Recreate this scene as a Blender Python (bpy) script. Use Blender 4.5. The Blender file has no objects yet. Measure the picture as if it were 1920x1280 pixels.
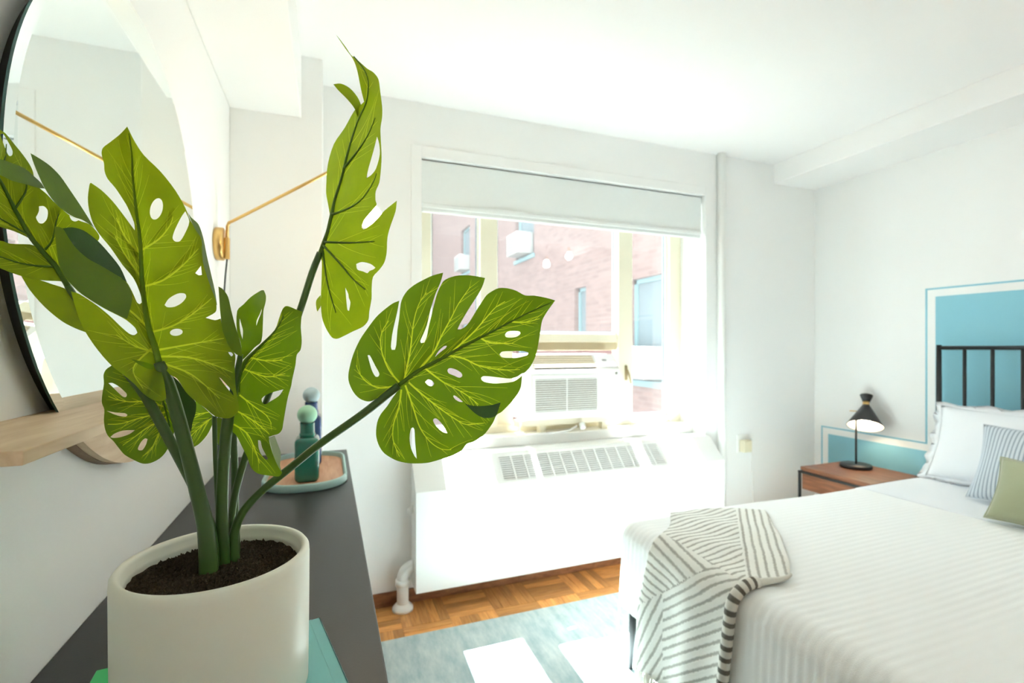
import bpy, bmesh, math, random
import numpy as np
from mathutils import Vector, Matrix
from mathutils.geometry import delaunay_2d_cdt
random.seed(7)
SC = bpy.context.scene
COL = SC.collection

# ---------------------------------------------------------------- camera
FPX, CU, CV, EYE = 913.0, 960.0, 648.0, 1.33          # focal length in px, principal column, horizon row, eye height
YAW = math.radians(20.7)
SN, CS = math.sin(YAW), math.cos(YAW)
cam = bpy.data.cameras.new('camera')
cam.sensor_width = 36.0
cam.lens = FPX / 1920.0 * 36.0
cam.shift_y = (CV - 640.0) / 1920.0
cam.clip_start = 0.02
cam.dof.use_dof = True
cam.dof.focus_distance = 0.60
cam.dof.aperture_fstop = 6.0
camo = bpy.data.objects.new('camera', cam)
COL.objects.link(camo)
camo.location = (0, 0, EYE)
camo.rotation_euler = (math.pi / 2, 0, -YAW)
SC.camera = camo

# ---------------------------------------------------------------- light
W = bpy.data.worlds.new('sky')
SC.world = W
W.use_nodes = True
bg = W.node_tree.nodes['Background']
bg.inputs[0].default_value = (0.86, 0.94, 1.0, 1)
bg.inputs[1].default_value = 3.5
sl = bpy.data.lights.new('sun', 'SUN')
sl.energy = 55.0
sl.angle = 0.012
sl.color = (0.985, 0.985, 1.0)
so = bpy.data.objects.new('sun', sl)
COL.objects.link(so)
sdir = Vector((-0.012, -0.53, -0.848))
so.rotation_euler = sdir.to_track_quat('-Z', 'Y').to_euler()
so.location = (0.5, 6, 8)
pl = bpy.data.lights.new('window_portal', 'AREA')
pl.shape = 'RECTANGLE'; pl.size = 1.87; pl.size_y = 1.3
pl.cycles.is_portal = True
po = bpy.data.objects.new('window_portal', pl)
COL.objects.link(po)
po.location = (1.39, 2.93, 1.45)
po.rotation_euler = (-math.pi / 2, 0, 0)
SC.view_settings.view_transform = 'Standard'
SC.view_settings.look = 'None'
SC.view_settings.gamma = 1.0
SC.view_settings.use_curve_mapping = False
SC.view_settings.exposure = 1.24
SC.cycles.use_denoising = True
SC.cycles.max_bounces = 14
SC.cycles.diffuse_bounces = 9
SC.cycles.transparent_max_bounces = 16
SC.cycles.sample_clamp_indirect = 8.0
SC.cycles.caustics_reflective = False
SC.cycles.caustics_refractive = False

# ---------------------------------------------------------------- pixel -> place
def ray(u, v):
    xc = (u - CU) / FPX
    return (SN + xc * CS, CS - xc * SN, -(v - CV) / FPX)
def unp(u, v, d):
    r = ray(u, v)
    return Vector((r[0] * d, r[1] * d, EYE + r[2] * d))
def on_y(u, v, y):
    return unp(u, v, y / ray(u, v)[1])
def on_x(u, v, x):
    return unp(u, v, x / ray(u, v)[0])
def on_z(u, v, z):
    return unp(u, v, (z - EYE) / ray(u, v)[2])

# ---------------------------------------------------------------- materials
MATS = {}
def mat(name, col, rough=0.5, metal=0.0, var=0.06, scale=12.0, bump=0.0, bscale=80.0, spec=0.5, col2=None, coat=0.0):
    if name in MATS: return MATS[name]
    m = bpy.data.materials.new(name); m.use_nodes = True
    nt = m.node_tree; N = nt.nodes; L = nt.links
    b = N['Principled BSDF']
    b.inputs['Roughness'].default_value = rough
    b.inputs['Metallic'].default_value = metal
    b.inputs['Specular IOR Level'].default_value = spec
    b.inputs['Coat Weight'].default_value = coat
    tc = N.new('ShaderNodeTexCoord')
    no = N.new('ShaderNodeTexNoise'); no.inputs['Scale'].default_value = scale; no.inputs['Detail'].default_value = 4
    L.new(tc.outputs['Object'], no.inputs['Vector'])
    mx = N.new('ShaderNodeMix'); mx.data_type = 'RGBA'
    c2 = col2 if col2 else tuple(max(0, c * (1 - var)) for c in col)
    mx.inputs[6].default_value = (*col, 1); mx.inputs[7].default_value = (*c2, 1)
    L.new(no.outputs['Fac'], mx.inputs[0])
    L.new(mx.outputs[2], b.inputs['Base Color'])
    if bump:
        n2 = N.new('ShaderNodeTexNoise'); n2.inputs['Scale'].default_value = bscale; n2.inputs['Detail'].default_value = 5
        L.new(tc.outputs['Object'], n2.inputs['Vector'])
        bp = N.new('ShaderNodeBump'); bp.inputs['Strength'].default_value = bump; bp.inputs['Distance'].default_value = 0.01
        L.new(n2.outputs['Fac'], bp.inputs['Height']); L.new(bp.outputs[0], b.inputs['Normal'])
    MATS[name] = m
    return m

def wood(name, c1, c2, rough=0.4, stretch=(1, 12, 12), scale=6.0, spec=0.4, rnd=0.0):
    if name in MATS: return MATS[name]
    m = bpy.data.materials.new(name); m.use_nodes = True
    nt = m.node_tree; N = nt.nodes; L = nt.links
    b = N['Principled BSDF']; b.inputs['Roughness'].default_value = rough; b.inputs['Specular IOR Level'].default_value = spec
    tc = N.new('ShaderNodeTexCoord'); mp = N.new('ShaderNodeMapping'); mp.inputs['Scale'].default_value = stretch
    L.new(tc.outputs['Object'], mp.inputs[0])
    oi = N.new('ShaderNodeObjectInfo')
    ad = N.new('ShaderNodeVectorMath'); ad.operation = 'ADD'
    L.new(mp.outputs[0], ad.inputs[0])
    sc_ = N.new('ShaderNodeVectorMath'); sc_.operation = 'SCALE'; sc_.inputs[0].default_value = (13, 7, 5)
    L.new(oi.outputs['Random'], sc_.inputs['Scale']); L.new(sc_.outputs[0], ad.inputs[1])
    no = N.new('ShaderNodeTexNoise'); no.inputs['Scale'].default_value = scale; no.inputs['Detail'].default_value = 6; no.inputs['Distortion'].default_value = 0.6
    L.new(ad.outputs[0], no.inputs['Vector'])
    cr = N.new('ShaderNodeValToRGB'); cr.color_ramp.elements[0].position = 0.3; cr.color_ramp.elements[1].position = 0.72
    cr.color_ramp.elements[0].color = (*c1, 1); cr.color_ramp.elements[1].color = (*c2, 1)
    L.new(no.outputs['Fac'], cr.inputs[0])
    hs = N.new('ShaderNodeHueSaturation'); L.new(cr.outputs[0], hs.inputs['Color'])
    if rnd:
        mr = N.new('ShaderNodeMapRange'); mr.inputs[3].default_value = 1 - rnd; mr.inputs[4].default_value = 1 + rnd
        L.new(oi.outputs['Random'], mr.inputs[0]); L.new(mr.outputs[0], hs.inputs['Value'])
    L.new(hs.outputs[0], b.inputs['Base Color'])
    MATS[name] = m
    return m

def emis(name, col, s):
    m = bpy.data.materials.new(name); m.use_nodes = True
    b = m.node_tree.nodes['Principled BSDF']
    b.inputs['Base Color'].default_value = (*col, 1)
    b.inputs['Emission Color'].default_value = (*col, 1); b.inputs['Emission Strength'].default_value = s
    return m

def leaf_mat(name, c1, c2, trans, tcol, rough, spec=0.4):
    m = bpy.data.materials.new(name); m.use_nodes = True
    nt = m.node_tree; N = nt.nodes; L = nt.links
    b = N['Principled BSDF']; b.inputs['Roughness'].default_value = rough; b.inputs['Specular IOR Level'].default_value = spec
    out = N['Material Output']
    tc = N.new('ShaderNodeTexCoord')
    no = N.new('ShaderNodeTexNoise'); no.inputs['Scale'].default_value = 16; no.inputs['Detail'].default_value = 5
    L.new(tc.outputs['Object'], no.inputs['Vector'])
    cr = N.new('ShaderNodeValToRGB'); cr.color_ramp.elements[0].position = 0.35; cr.color_ramp.elements[1].position = 0.68
    cr.color_ramp.elements[0].color = (*c1, 1); cr.color_ramp.elements[1].color = (*c2, 1)
    L.new(no.outputs['Fac'], cr.inputs[0]); L.new(cr.outputs[0], b.inputs['Base Color'])
    n2 = N.new('ShaderNodeTexNoise'); n2.inputs['Scale'].default_value = 700; n2.inputs['Detail'].default_value = 2
    L.new(tc.outputs['Object'], n2.inputs['Vector'])
    bp = N.new('ShaderNodeBump'); bp.inputs['Strength'].default_value = 0.12; bp.inputs['Distance'].default_value = 0.002
    L.new(n2.outputs['Fac'], bp.inputs['Height']); L.new(bp.outputs[0], b.inputs['Normal'])
    tr = N.new('ShaderNodeBsdfTranslucent')
    mc = N.new('ShaderNodeMix'); mc.data_type = 'RGBA'; mc.blend_type = 'MULTIPLY'; mc.inputs[0].default_value = 0.35
    mc.inputs[6].default_value = (*tcol, 1); L.new(cr.outputs[0], mc.inputs[7])
    gm = N.new('ShaderNodeMix'); gm.data_type = 'RGBA'; gm.inputs[0].default_value = 0.35
    gm.inputs[6].default_value = (*tcol, 1); L.new(cr.outputs[0], gm.inputs[7])
    L.new(gm.outputs[2], tr.inputs['Color'])
    ms = N.new('ShaderNodeMixShader'); ms.inputs[0].default_value = trans
    L.new(b.outputs[0], ms.inputs[1]); L.new(tr.outputs[0], ms.inputs[2]); L.new(ms.outputs[0], out.inputs[0])
    return m

def glass_mat(name, haze, tint=(0.96, 0.99, 0.98)):
    m = bpy.data.materials.new(name); m.use_nodes = True
    nt = m.node_tree; N = nt.nodes; L = nt.links
    N.remove(N['Principled BSDF']); out = N['Material Output']
    t = N.new('ShaderNodeBsdfTransparent'); t.inputs[0].default_value = (*tint, 1)
    g = N.new('ShaderNodeBsdfGlossy'); g.inputs['Roughness'].default_value = 0.02
    d = N.new('ShaderNodeBsdfTranslucent'); d.inputs[0].default_value = (0.9, 0.93, 0.93, 1)
    tc = N.new('ShaderNodeTexCoord'); no = N.new('ShaderNodeTexNoise'); no.inputs['Scale'].default_value = 3
    L.new(tc.outputs['Object'], no.inputs['Vector'])
    mr = N.new('ShaderNodeMapRange'); mr.inputs[3].default_value = haze * 0.6; mr.inputs[4].default_value = haze * 1.4
    L.new(no.outputs['Fac'], mr.inputs[0])
    m1 = N.new('ShaderNodeMixShader'); L.new(mr.outputs[0], m1.inputs[0]); L.new(t.outputs[0], m1.inputs[1]); L.new(d.outputs[0], m1.inputs[2])
    m2 = N.new('ShaderNodeMixShader'); m2.inputs[0].default_value = 0.05
    L.new(m1.outputs[0], m2.inputs[1]); L.new(g.outputs[0], m2.inputs[2]); L.new(m2.outputs[0], out.inputs[0])
    return m

WALL = mat('wall_paint', (0.880, 0.887, 0.880), 0.75, var=0.015, scale=3, bump=0.04, bscale=140, spec=0.2)
CEIL = mat('ceiling_paint', (0.906, 0.908, 0.904), 0.8, var=0.015, scale=2, bump=0.03, bscale=120, spec=0.2)
WHITE = mat('white_enamel', (0.86, 0.87, 0.85), 0.45, var=0.02)
CREAM = mat('cream_frame', (0.76, 0.71, 0.56), 0.45, var=0.05)
BLACK = mat('black_metal', (0.012, 0.013, 0.014), 0.45, var=0.2)
BRASS = mat('brass', (0.72, 0.47, 0.17), 0.32, 1.0, var=0.12)
PLASTIC = mat('ac_plastic', (0.80, 0.79, 0.75), 0.45, var=0.02)
BASEWOOD = wood('baseboard_wood', (0.16, 0.06, 0.025), (0.30, 0.13, 0.055), 0.45, (3, 12, 12))
PLANK = wood('parquet_oak', (0.50, 0.20, 0.05), (0.74, 0.36, 0.11), 0.35, (2, 22, 8), 5, 0.45, rnd=0.36)
OAK = wood('pale_oak', (0.62, 0.44, 0.27), (0.75, 0.58, 0.40), 0.5, (14, 1.5, 14), 5)
OAKEDGE = wood('oak_edge', (0.22, 0.13, 0.08), (0.33, 0.21, 0.13), 0.5, (14, 2, 14), 5)
WALNUT = wood('walnut', (0.13, 0.045, 0.020), (0.27, 0.105, 0.048), 0.4, (14, 1.5, 14), 4)
TRAYWOOD = wood('tray_wood', (0.52, 0.24, 0.12), (0.66, 0.36, 0.20), 0.45, (14, 1.5, 14), 5)
PANE = glass_mat('window_glass', 0.0062)

# ---------------------------------------------------------------- mesh helpers
WL = {}                                                   # world location of each object
def tago(o, label=None, cat=None, group=None, kind=None):
    if label: o['label'] = label
    if cat: o['category'] = cat
    if group: o['group'] = group
    if kind: o['kind'] = kind
    return o
def root(name, loc, label, cat, group=None):
    o = bpy.data.objects.new(name, None); COL.objects.link(o)
    o.location = loc; o.empty_display_size = 0.05
    WL[o] = Vector(loc)
    return tago(o, label, cat, group)
def mk(name, verts, faces, m, parent=None, smooth=False, uv=None, fmat=None, mats=None, loc=None):
    V = np.array([tuple(v) for v in verts], dtype=float)
    if loc is None:
        lo, hi = V.min(0), V.max(0)
        loc = Vector(((lo[0] + hi[0]) / 2, (lo[1] + hi[1]) / 2, lo[2]))
    V = V - np.array(loc)
    me = bpy.data.meshes.new(name)
    me.from_pydata([tuple(v) for v in V], [], [tuple(f) for f in faces])
    for k in (mats or [m]): me.materials.append(k)
    if fmat:
        for p, i in zip(me.polygons, fmat): p.material_index = i
    if smooth: me.polygons.foreach_set('use_smooth', [True] * len(me.polygons))
    if uv is not None:
        l = me.uv_layers.new(name='UVMap')
        k = 0
        for f in uv:
            for c in f:
                l.data[k].uv = c; k += 1
    me.update()
    o = bpy.data.objects.new(name, me); COL.objects.link(o)
    WL[o] = Vector(loc)
    if parent is not None:
        o.parent = parent; o.location = Vector(loc) - WL[parent]
    else:
        o.location = loc
    return o
def struct(o):
    o['kind'] = 'structure'; return o
def bmdata(bm):
    bm.verts.ensure_lookup_table(); bm.verts.index_update()
    v = [x.co.copy() for x in bm.verts]; f = [[q.index for q in p.verts] for p in bm.faces]
    bm.free(); return v, f
def box_data(lo, hi, bev=0.0, seg=2):
    bm = bmesh.new(); bmesh.ops.create_cube(bm, size=1)
    for v in bm.verts:
        v.co = Vector([lo[i] + (v.co[i] + 0.5) * (hi[i] - lo[i]) for i in range(3)])
    if bev:
        bmesh.ops.bevel(bm, geom=list(bm.edges), offset=bev, segments=seg, affect='EDGES', profile=0.5)
    return bmdata(bm)
def box(name, lo, hi, m, parent=None, bev=0.0, seg=2):
    lo2 = [min(a, b) for a, b in zip(lo, hi)]; hi2 = [max(a, b) for a, b in zip(lo, hi)]
    v, f = box_data(lo2, hi2, bev, seg)
    return mk(name, v, f, m, parent)
def join(*parts):
    V, F = [], []
    for v, f in parts:
        n = len(V); V += list(v); F += [[i + n for i in q] for q in f]
    return V, F
def tube_data(pts, rad, n=10, cap=True):
    pts = [Vector(p) for p in pts]
    if not isinstance(rad, (list, tuple)): rad = [rad] * len(pts)
    V, F = [], []
    ref = Vector((0.31, 0.77, 0.55))
    t0 = (pts[1] - pts[0]).normalized()
    a = t0.cross(ref).normalized()
    for i, p in enumerate(pts):
        t = (pts[min(i + 1, len(pts) - 1)] - pts[max(i - 1, 0)]).normalized()
        a = (a - t * a.dot(t)).normalized(); b = t.cross(a)
        for k in range(n):
            th = 2 * math.pi * k / n
            V.append(p + (a * math.cos(th) + b * math.sin(th)) * rad[i])
    for i in range(len(pts) - 1):
        for k in range(n):
            F.append([i * n + k, i * n + (k + 1) % n, (i + 1) * n + (k + 1) % n, (i + 1) * n + k])
    if cap:
        F.append(list(range(n))[::-1]); F.append([(len(pts) - 1) * n + k for k in range(n)])
    return V, F
def tube(name, pts, rad, m, parent=None, n=10):
    v, f = tube_data(pts, rad, n)
    return mk(name, v, f, m, parent, True)
def lathe_data(prof, c, n=40, axis=Vector((0, 0, 1)), closed=False):
    """prof: list of (r, h) along axis from c"""
    axis = axis.normalized()
    a = axis.orthogonal().normalized(); b = axis.cross(a)
    V, F = [], []
    for r, h in prof:
        for k in range(n):
            th = 2 * math.pi * k / n
            V.append(Vector(c) + axis * h + (a * math.cos(th) + b * math.sin(th)) * max(r, 1e-5))
    m = len(prof)
    for i in range(m if closed else m - 1):
        j = (i + 1) % m
        for k in range(n):
            F.append([i * n + k, i * n + (k + 1) % n, j * n + (k + 1) % n, j * n + k])
    return V, F
def lathe(name, prof, c, m, parent=None, n=40, axis=Vector((0, 0, 1)), closed=False, smooth=True):
    v, f = lathe_data(prof, c, n, axis, closed)
    return mk(name, v, f, m, parent, smooth)
def sphere_prof(r, h, a0=-90, a1=90, n=14):
    return [(r * math.cos(math.radians(a0 + (a1 - a0) * i / n)), h + r * math.sin(math.radians(a0 + (a1 - a0) * i / n))) for i in range(n + 1)]
def prism_data(poly, lo, hi, axis=2):
    """extrude closed polygon (list of 2D) along axis from lo to hi"""
    def p3(p, h):
        if axis == 2: return Vector((p[0], p[1], h))
        if axis == 1: return Vector((p[0], h, p[1]))
        return Vector((h, p[0], p[1]))
    n = len(poly)
    V = [p3(p, lo) for p in poly] + [p3(p, hi) for p in poly]
    F = [list(range(n))[::-1], list(range(n, 2 * n))] + [[i, (i + 1) % n, n + (i + 1) % n, n + i] for i in range(n)]
    return V, F

# ================================================================= STRUCTURE
XL, XR, YB, YW, H = -0.385, 3.333, -1.2, 2.55, 2.60
XO0, XO1, ZO0, ZO1 = 0.458, 2.323, 0.700, 2.320           # window opening
floor = struct(box('floor', (XL - 0.1, YB - 0.1, -0.12), (XR + 0.1, YW + 0.35, 0.0), PLANK))
# parquet blocks near the window: every strip its own piece
SZ, NS = 0.228, 5
bx0, by0 = 0.0 - SZ * 2, YW - SZ * 3
pm = {}
for i in range(17):
    for j in range(3):
        for k in range(NS):
            w = SZ / NS
            horiz = (i + j) % 2 == 0
            x0, y0 = bx0 + i * SZ + 0.10, by0 + j * SZ
            cx, cy = (x0 + SZ / 2, y0 + w * (k + 0.5)) if horiz else (x0 + w * (k + 0.5), y0 + SZ / 2)
            if cx < XL + 0.12 or cx > XR - 0.12: continue
            if 'p' not in pm:
                v, f = box_data((-SZ / 2 + 0.0006, -w / 2 + 0.0006, 0), (SZ / 2 - 0.0006, w / 2 - 0.0006, 0.004), 0.0008, 1)
                o = mk('plank', v, f, PLANK, floor, loc=(0, 0, 0)); pm['p'] = o.data
            else:
                o = bpy.data.objects.new('plank', pm['p']); COL.objects.link(o); o.parent = floor
            o.location = Vector((cx, cy, random.uniform(-0.0007, 0.0)))- WL[floor]
            o.rotation_euler = (0, 0, 0 if horiz else math.pi / 2)
            if k % 1 == 0 and random.random() < 0.5: o.rotation_euler[2] += math.pi
struct(box('ceiling', (XL - 0.1, YB - 0.1, H), (XR + 0.1, YW + 0.35, H + 0.1), CEIL))
wl = struct(box('wall_left', (XL - 0.1, YB, 0), (XL, YW, H), WALL))
struct(box('wall_back', (XL - 0.1, YB - 0.1, 0), (XR + 0.1, YB, H), WALL))
wr = struct(box('wall_right', (XR, YB, 0), (XR + 0.1, YW, H), WALL))
v, f = join(box_data((XL - 0.1, YW, 0), (XO0, YW + 0.35, H)), box_data((XO1, YW, 0), (XR + 0.1, YW + 0.35, H)),
            box_data((XO0, YW, 0), (XO1, YW + 0.35, ZO0)), box_data((XO0, YW, ZO1), (XO1, YW + 0.35, H)))
struct(mk('wall_window', v, f, WALL))
struct(box('wall_column', (XL, 2.32, 0), (-0.022, YW, H), WALL, bev=0.004))
struct(box('ceiling_beam', (XL, YB, 2.325), (-0.109, 2.32, H), CEIL, bev=0.004))
struct(box('ceiling_beam', (2.925, YB, 2.466), (XR, YW, H), CEIL, bev=0.004))
struct(box('baseboard_window', (-0.022, YW - 0.014, 0.004), (XR, YW, 0.075), BASEWOOD, bev=0.003))
struct(box('baseboard_right', (XR - 0.014, YB, 0), (XR, YW - 0.014, 0.075), BASEWOOD, bev=0.003))
struct(box('baseboard_left', (XL, YB, 0), (XL + 0.014, 2.32, 0.075), BASEWOOD, bev=0.003))
# flat casing around the window opening
v, f = join(box_data((XO0 - 0.055, YW - 0.006, 0.80), (XO0, YW, ZO1 + 0.055), 0.002, 1), box_data((XO1, YW - 0.006, 0.80), (XO1 + 0.05, YW, ZO1 + 0.055), 0.002, 1),
            box_data((XO0, YW - 0.006, ZO1), (XO1, YW, ZO1 + 0.055), 0.002, 1))
struct(mk('trim_1', v, f, WALL))
# window sill
struct(tago(box('trim_2', (XO0 - 0.02, YW - 0.018, 0.700), (XO1 + 0.02, 2.80, 0.742), WHITE, bev=0.004)))
# heating riser
struct(tube('trim_3', [(2.433, 2.521, 0.0), (2.433, 2.521, 1.3), (2.433, 2.521, H)], 0.026, WHITE, n=20))

# painted headboard shape on the right wall: blue field, gap, thin outline
BLUE = mat('mural_blue', (0.25, 0.52, 0.62), 0.7, var=0.06, scale=5, spec=0.2)
def mural_poly(off):
    yl, ym, yr = 2.50 - off, 1.845 - off, 0.02 + off
    zl, zh = 0.755 - off, 1.67 - off
    return [(yl, 0.08), (yl, zl), (ym, zl), (ym, zh), (yr, zh), (yr, 0.08)]
P0, P1, P2 = mural_poly(0.0), mural_poly(0.010), mural_poly(0.052)
n = 6
x_ = XR - 0.0012
V = [Vector((x_, *p)) for p in P0] + [Vector((x_, *p)) for p in P1]
V2 = [Vector((XR + 0.002, *p)) for p in P0] + [Vector((XR + 0.002, *p)) for p in P1]
F = []
for i in range(n - 1):
    F.append([i, i + 1, n + i + 1, n + i])
nv = len(V)
for i in range(n - 1):
    F.append([i, i + 1, nv + i + 1, nv + i]); F.append([n + i, n + i + 1, nv + n + i + 1, nv + n + i])
mk('painted_outline', V + V2, F, BLUE, wr)
v, f = prism_data(P2, XR - 0.0012, XR + 0.002, 0)
mk('painted_field', v, f, BLUE, wr)

# ---------------------------------------------------------------- window
YG = 2.82
def xw(u, y=YG): return on_y(u, 640, y)[0]
zt, zb = ZO1, 0.80
win = root('window_1', (1.39, YG, 0.80), 'cream framed window of three lights with brick building outside', 'window')
win['kind'] = 'structure'
ya, yb = YG - 0.025, YG + 0.045
m1a, m1b, m2a, m2b = xw(897), xw(929), xw(1154), xw(1180)
r0, r1 = xw(1243), XO1
l1 = xw(806)
v, f = join(box_data((XO0, ya, zb), (l1, yb, zt), 0.004, 1), box_data((r0 + 0.03, ya - 0.01, zb), (r1, yb, zt), 0.004, 1),
            box_data((XO0, ya, zt - 0.05), (r1, yb, zt), 0.004, 1), box_data((XO0, ya, zb), (r1, yb, zb + 0.045), 0.004, 1))
mk('outer_frame', v, f, CREAM, win)
box('riser', (XO0, 2.665, 0.7425), (r1, yb, 0.80), WHITE, win, 0.003)
box('mullion', (m1a, ya - 0.012, zb + 0.04), (m1b, yb, zt - 0.04), CREAM, win, 0.005)
box('mullion', (m2a, ya - 0.012, zb + 0.04), (m2b, yb, zt - 0.04), CREAM, win, 0.005)
zr = on_y(1040, 625, YG)[2]
box('transom', (m1b, ya, zr - 0.055), (m2a, yb, zr), CREAM, win, 0.004)
box('filler_panel', (m1b, YG - 0.004, zb + 0.04), (1.07, YG + 0.008, zr - 0.05), CREAM, win, 0.002)
box('filler_panel', (1.05, YG - 0.004, 1.30), (m2a, YG + 0.008, zr - 0.05), mat('filler_tan', (0.55, 0.48, 0.33), 0.5), win, 0.002)
GASK = mat('gasket', (0.10, 0.14, 0.17), 0.5)
def sash(name, x0, x1, z0, z1, w=0.022):
    s = box(name, (x0 + w, YG + 0.004, z0 + w), (x1 - w, YG + 0.009, z1 - w), PANE, win)
    def fr(d, yy0, yy1, mm, nm):
        v, f = join(box_data((x0, yy0, z0), (x0 + d, yy1, z1)), box_data((x1 - d, yy0, z0), (x1, yy1, z1)),
                    box_data((x0 + d, yy0, z0), (x1 - d, yy1, z0 + d)), box_data((x0 + d, yy0, z1 - d), (x1 - d, yy1, z1)))
        return mk(nm, v, f, mm, s)
    fr(w, YG - 0.006, YG + 0.02, WHITE, 'sash_frame')
    fr(w + 0.004, YG + 0.001, YG + 0.012, GASK, 'gasket')
    return s
sash('pane', l1, m1a, zb + 0.045, zt - 0.05, 0.012)
sash('pane', m1b, m2a, zr, zt - 0.05, 0.012)
sash('pane', m2b, r0 + 0.03, zb + 0.045, zt - 0.05, 0.02)
h = mk('latch', *join(box_data((m2a + 0.045, ya - 0.03, 1.10), (m2a + 0.062, ya - 0.012, 1.20), 0.004, 1),
                     tube_data([(m2a + 0.054, ya - 0.03, 1.17), (m2a + 0.060, ya - 0.045, 1.14), (m2a + 0.075, ya - 0.045, 1.08)], [0.007, 0.007, 0.005], 8)),
       mat('latch_bronze', (0.30, 0.24, 0.14), 0.4, 0.8), win)

# blind
bl = root('roller_blind', (1.39, 2.585, 2.05), 'white fabric blind pulled up at the top of the window', 'blind')
BLIND = mat('blind_fabric', (0.80, 0.83, 0.82), 0.85, var=0.03, scale=40, bump=0.05, bscale=300, spec=0.1)
box('fabric', (XO0 + 0.004, 2.575, 2.085), (XO1 - 0.008, 2.583, 2.312), BLIND, bl, 0.002)
box('hem_fold', (XO0 + 0.004, 2.566, 2.060), (XO1 - 0.008, 2.590, 2.088), BLIND, bl, 0.008, 3)
box('hem_fold', (XO0 + 0.006, 2.572, 2.038), (XO1 - 0.010, 2.594, 2.062), BLIND, bl, 0.008, 3)
box('head_rail', (XO0 + 0.004, 2.585, 2.27), (XO1 - 0.008, 2.63, 2.316), mat('rail_grey', (0.2, 0.2, 0.2), 0.5), bl, 0.003)

# bare-bulb pendant over the far side of the bed (seen only as two reflections in the middle pane)
def mirrored(u, v, t):
    q = unp(u, v, t); q.y = 2 * (YG + 0.004) - q.y; return q
pend = root('pendant_light', (2.66, 0.24, 2.25), 'bare two-bulb pendant light hanging over the bed', 'pendant light')
lathe('canopy', [(0.0001, -0.022), (0.05, -0.02), (0.055, 0.0), (0.0001, 0.0)], (2.66, 0.24, H - 0.0005), BRASS, pend, 30)
PB = emis('pendant_bulb_glow', (1.0, 0.95, 0.89), 26.0)
for (u, v) in ((1067, 480), (1025, 495)):
    q = mirrored(u, v, 6.0)
    lathe('bulb', [(0.0001, -0.046), (0.02, -0.042), (0.038, -0.022), (0.042, 0.0), (0.036, 0.022), (0.02, 0.046), (0.014, 0.056)], q, PB, pend, 28)
    lathe('socket', [(0.016, 0.052), (0.018, 0.06), (0.018, 0.10), (0.0001, 0.104)], q, BRASS, pend, 20)
    tube('cord', [q + Vector((0, 0, 0.10)), Vector((q.x, q.y, 2.575)), Vector((2.66, 0.24, 2.59))], 0.003, BLACK, pend, 8)

# ---------------------------------------------------------------- air conditioner
ax0, ax1, ay0, ay1, az0, az1 = 1.10, 1.735, 2.66, 3.05, 0.885, 1.275
ac = root('air_conditioner', ((ax0 + ax1) / 2, ay0, 0.885), 'white window air conditioner sitting under the middle pane', 'air conditioner')
prof = [(ay1, az0), (ay0 + 0.012, az0), (ay0, az0 + 0.02), (ay0, az1 - 0.09), (ay0 + 0.075, az1), (ay1, az1)]
V, F = prism_data(prof, ax0, ax1, 0)
mk('casing', V, F, PLASTIC, ac)
gx0, gx1 = ax0 + 0.05, ax1 - 0.165
v, f = join(box_data((gx0 - 0.02, ay0 - 0.012, az0 + 0.03), (gx1 + 0.02, ay0 + 0.002, az0 + 0.05)), box_data((gx0 - 0.02, ay0 - 0.012, az0 + 0.245), (gx1 + 0.02, ay0 + 0.002, az0 + 0.268)),
            box_data((gx0 - 0.02, ay0 - 0.012, az0 + 0.05), (gx0, ay0 + 0.002, az0 + 0.245)), box_data((gx1, ay0 - 0.012, az0 + 0.05), (gx1 + 0.02, ay0 + 0.002, az0 + 0.245)))
mk('intake_frame', v, f, PLASTIC, ac)
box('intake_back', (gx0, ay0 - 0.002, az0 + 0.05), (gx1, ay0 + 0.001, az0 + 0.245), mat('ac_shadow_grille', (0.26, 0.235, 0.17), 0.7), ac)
sh = None
for k in range(15):
    z = az0 + 0.057 + k * 0.013
    if sh is None:
        o = box('louver', (gx0, ay0 - 0.011, z - 0.003), (gx1, ay0 - 0.003, z + 0.003), PLASTIC, ac, 0.001, 1); sh = o
    else:
        o = sh.copy(); COL.objects.link(o); o.location = sh.location + Vector((0, 0, k * 0.013))
box('intake_rib', ((gx0 + gx1) / 2 - 0.003, ay0 - 0.0115, az0 + 0.05), ((gx0 + gx1) / 2 + 0.003, ay0 - 0.006, az0 + 0.245), PLASTIC, ac)
# top outlet on the sloped shoulder
sl0, sl1 = Vector((0, ay0, az1 - 0.09)), Vector((0, ay0 + 0.075, az1))
nrm = Vector((0, -(sl1 - sl0).z, (sl1 - sl0).y)).normalized()
def slope_quad(x0, x1, t0, t1, h0, h1):
    d = sl1 - sl0
    P = []
    for hh in (h0, h1):
        for x, t in ((x0, t0), (x1, t0), (x1, t1), (x0, t1)):
            q = sl0 + d * t + nrm * hh; P.append(Vector((x, q.y, q.z)))
    return P, [[3, 2, 1, 0], [4, 5, 6, 7], [0, 1, 5, 4], [1, 2, 6, 5], [2, 3, 7, 6], [3, 0, 4, 7]]
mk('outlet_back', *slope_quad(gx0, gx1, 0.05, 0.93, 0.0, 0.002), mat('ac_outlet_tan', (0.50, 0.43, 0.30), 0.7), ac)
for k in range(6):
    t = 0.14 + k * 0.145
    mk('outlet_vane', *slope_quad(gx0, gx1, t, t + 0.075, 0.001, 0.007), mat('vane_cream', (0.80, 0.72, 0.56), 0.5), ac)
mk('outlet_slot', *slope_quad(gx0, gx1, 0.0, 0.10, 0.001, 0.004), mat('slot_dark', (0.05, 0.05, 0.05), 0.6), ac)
box('front_lip', (gx0 - 0.02, ay0 - 0.03, az1 - 0.112), (gx1 + 0.01, ay0 + 0.004, az1 - 0.092), mat('lip_white', (0.88, 0.88, 0.87), 0.35), ac, 0.004)
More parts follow.
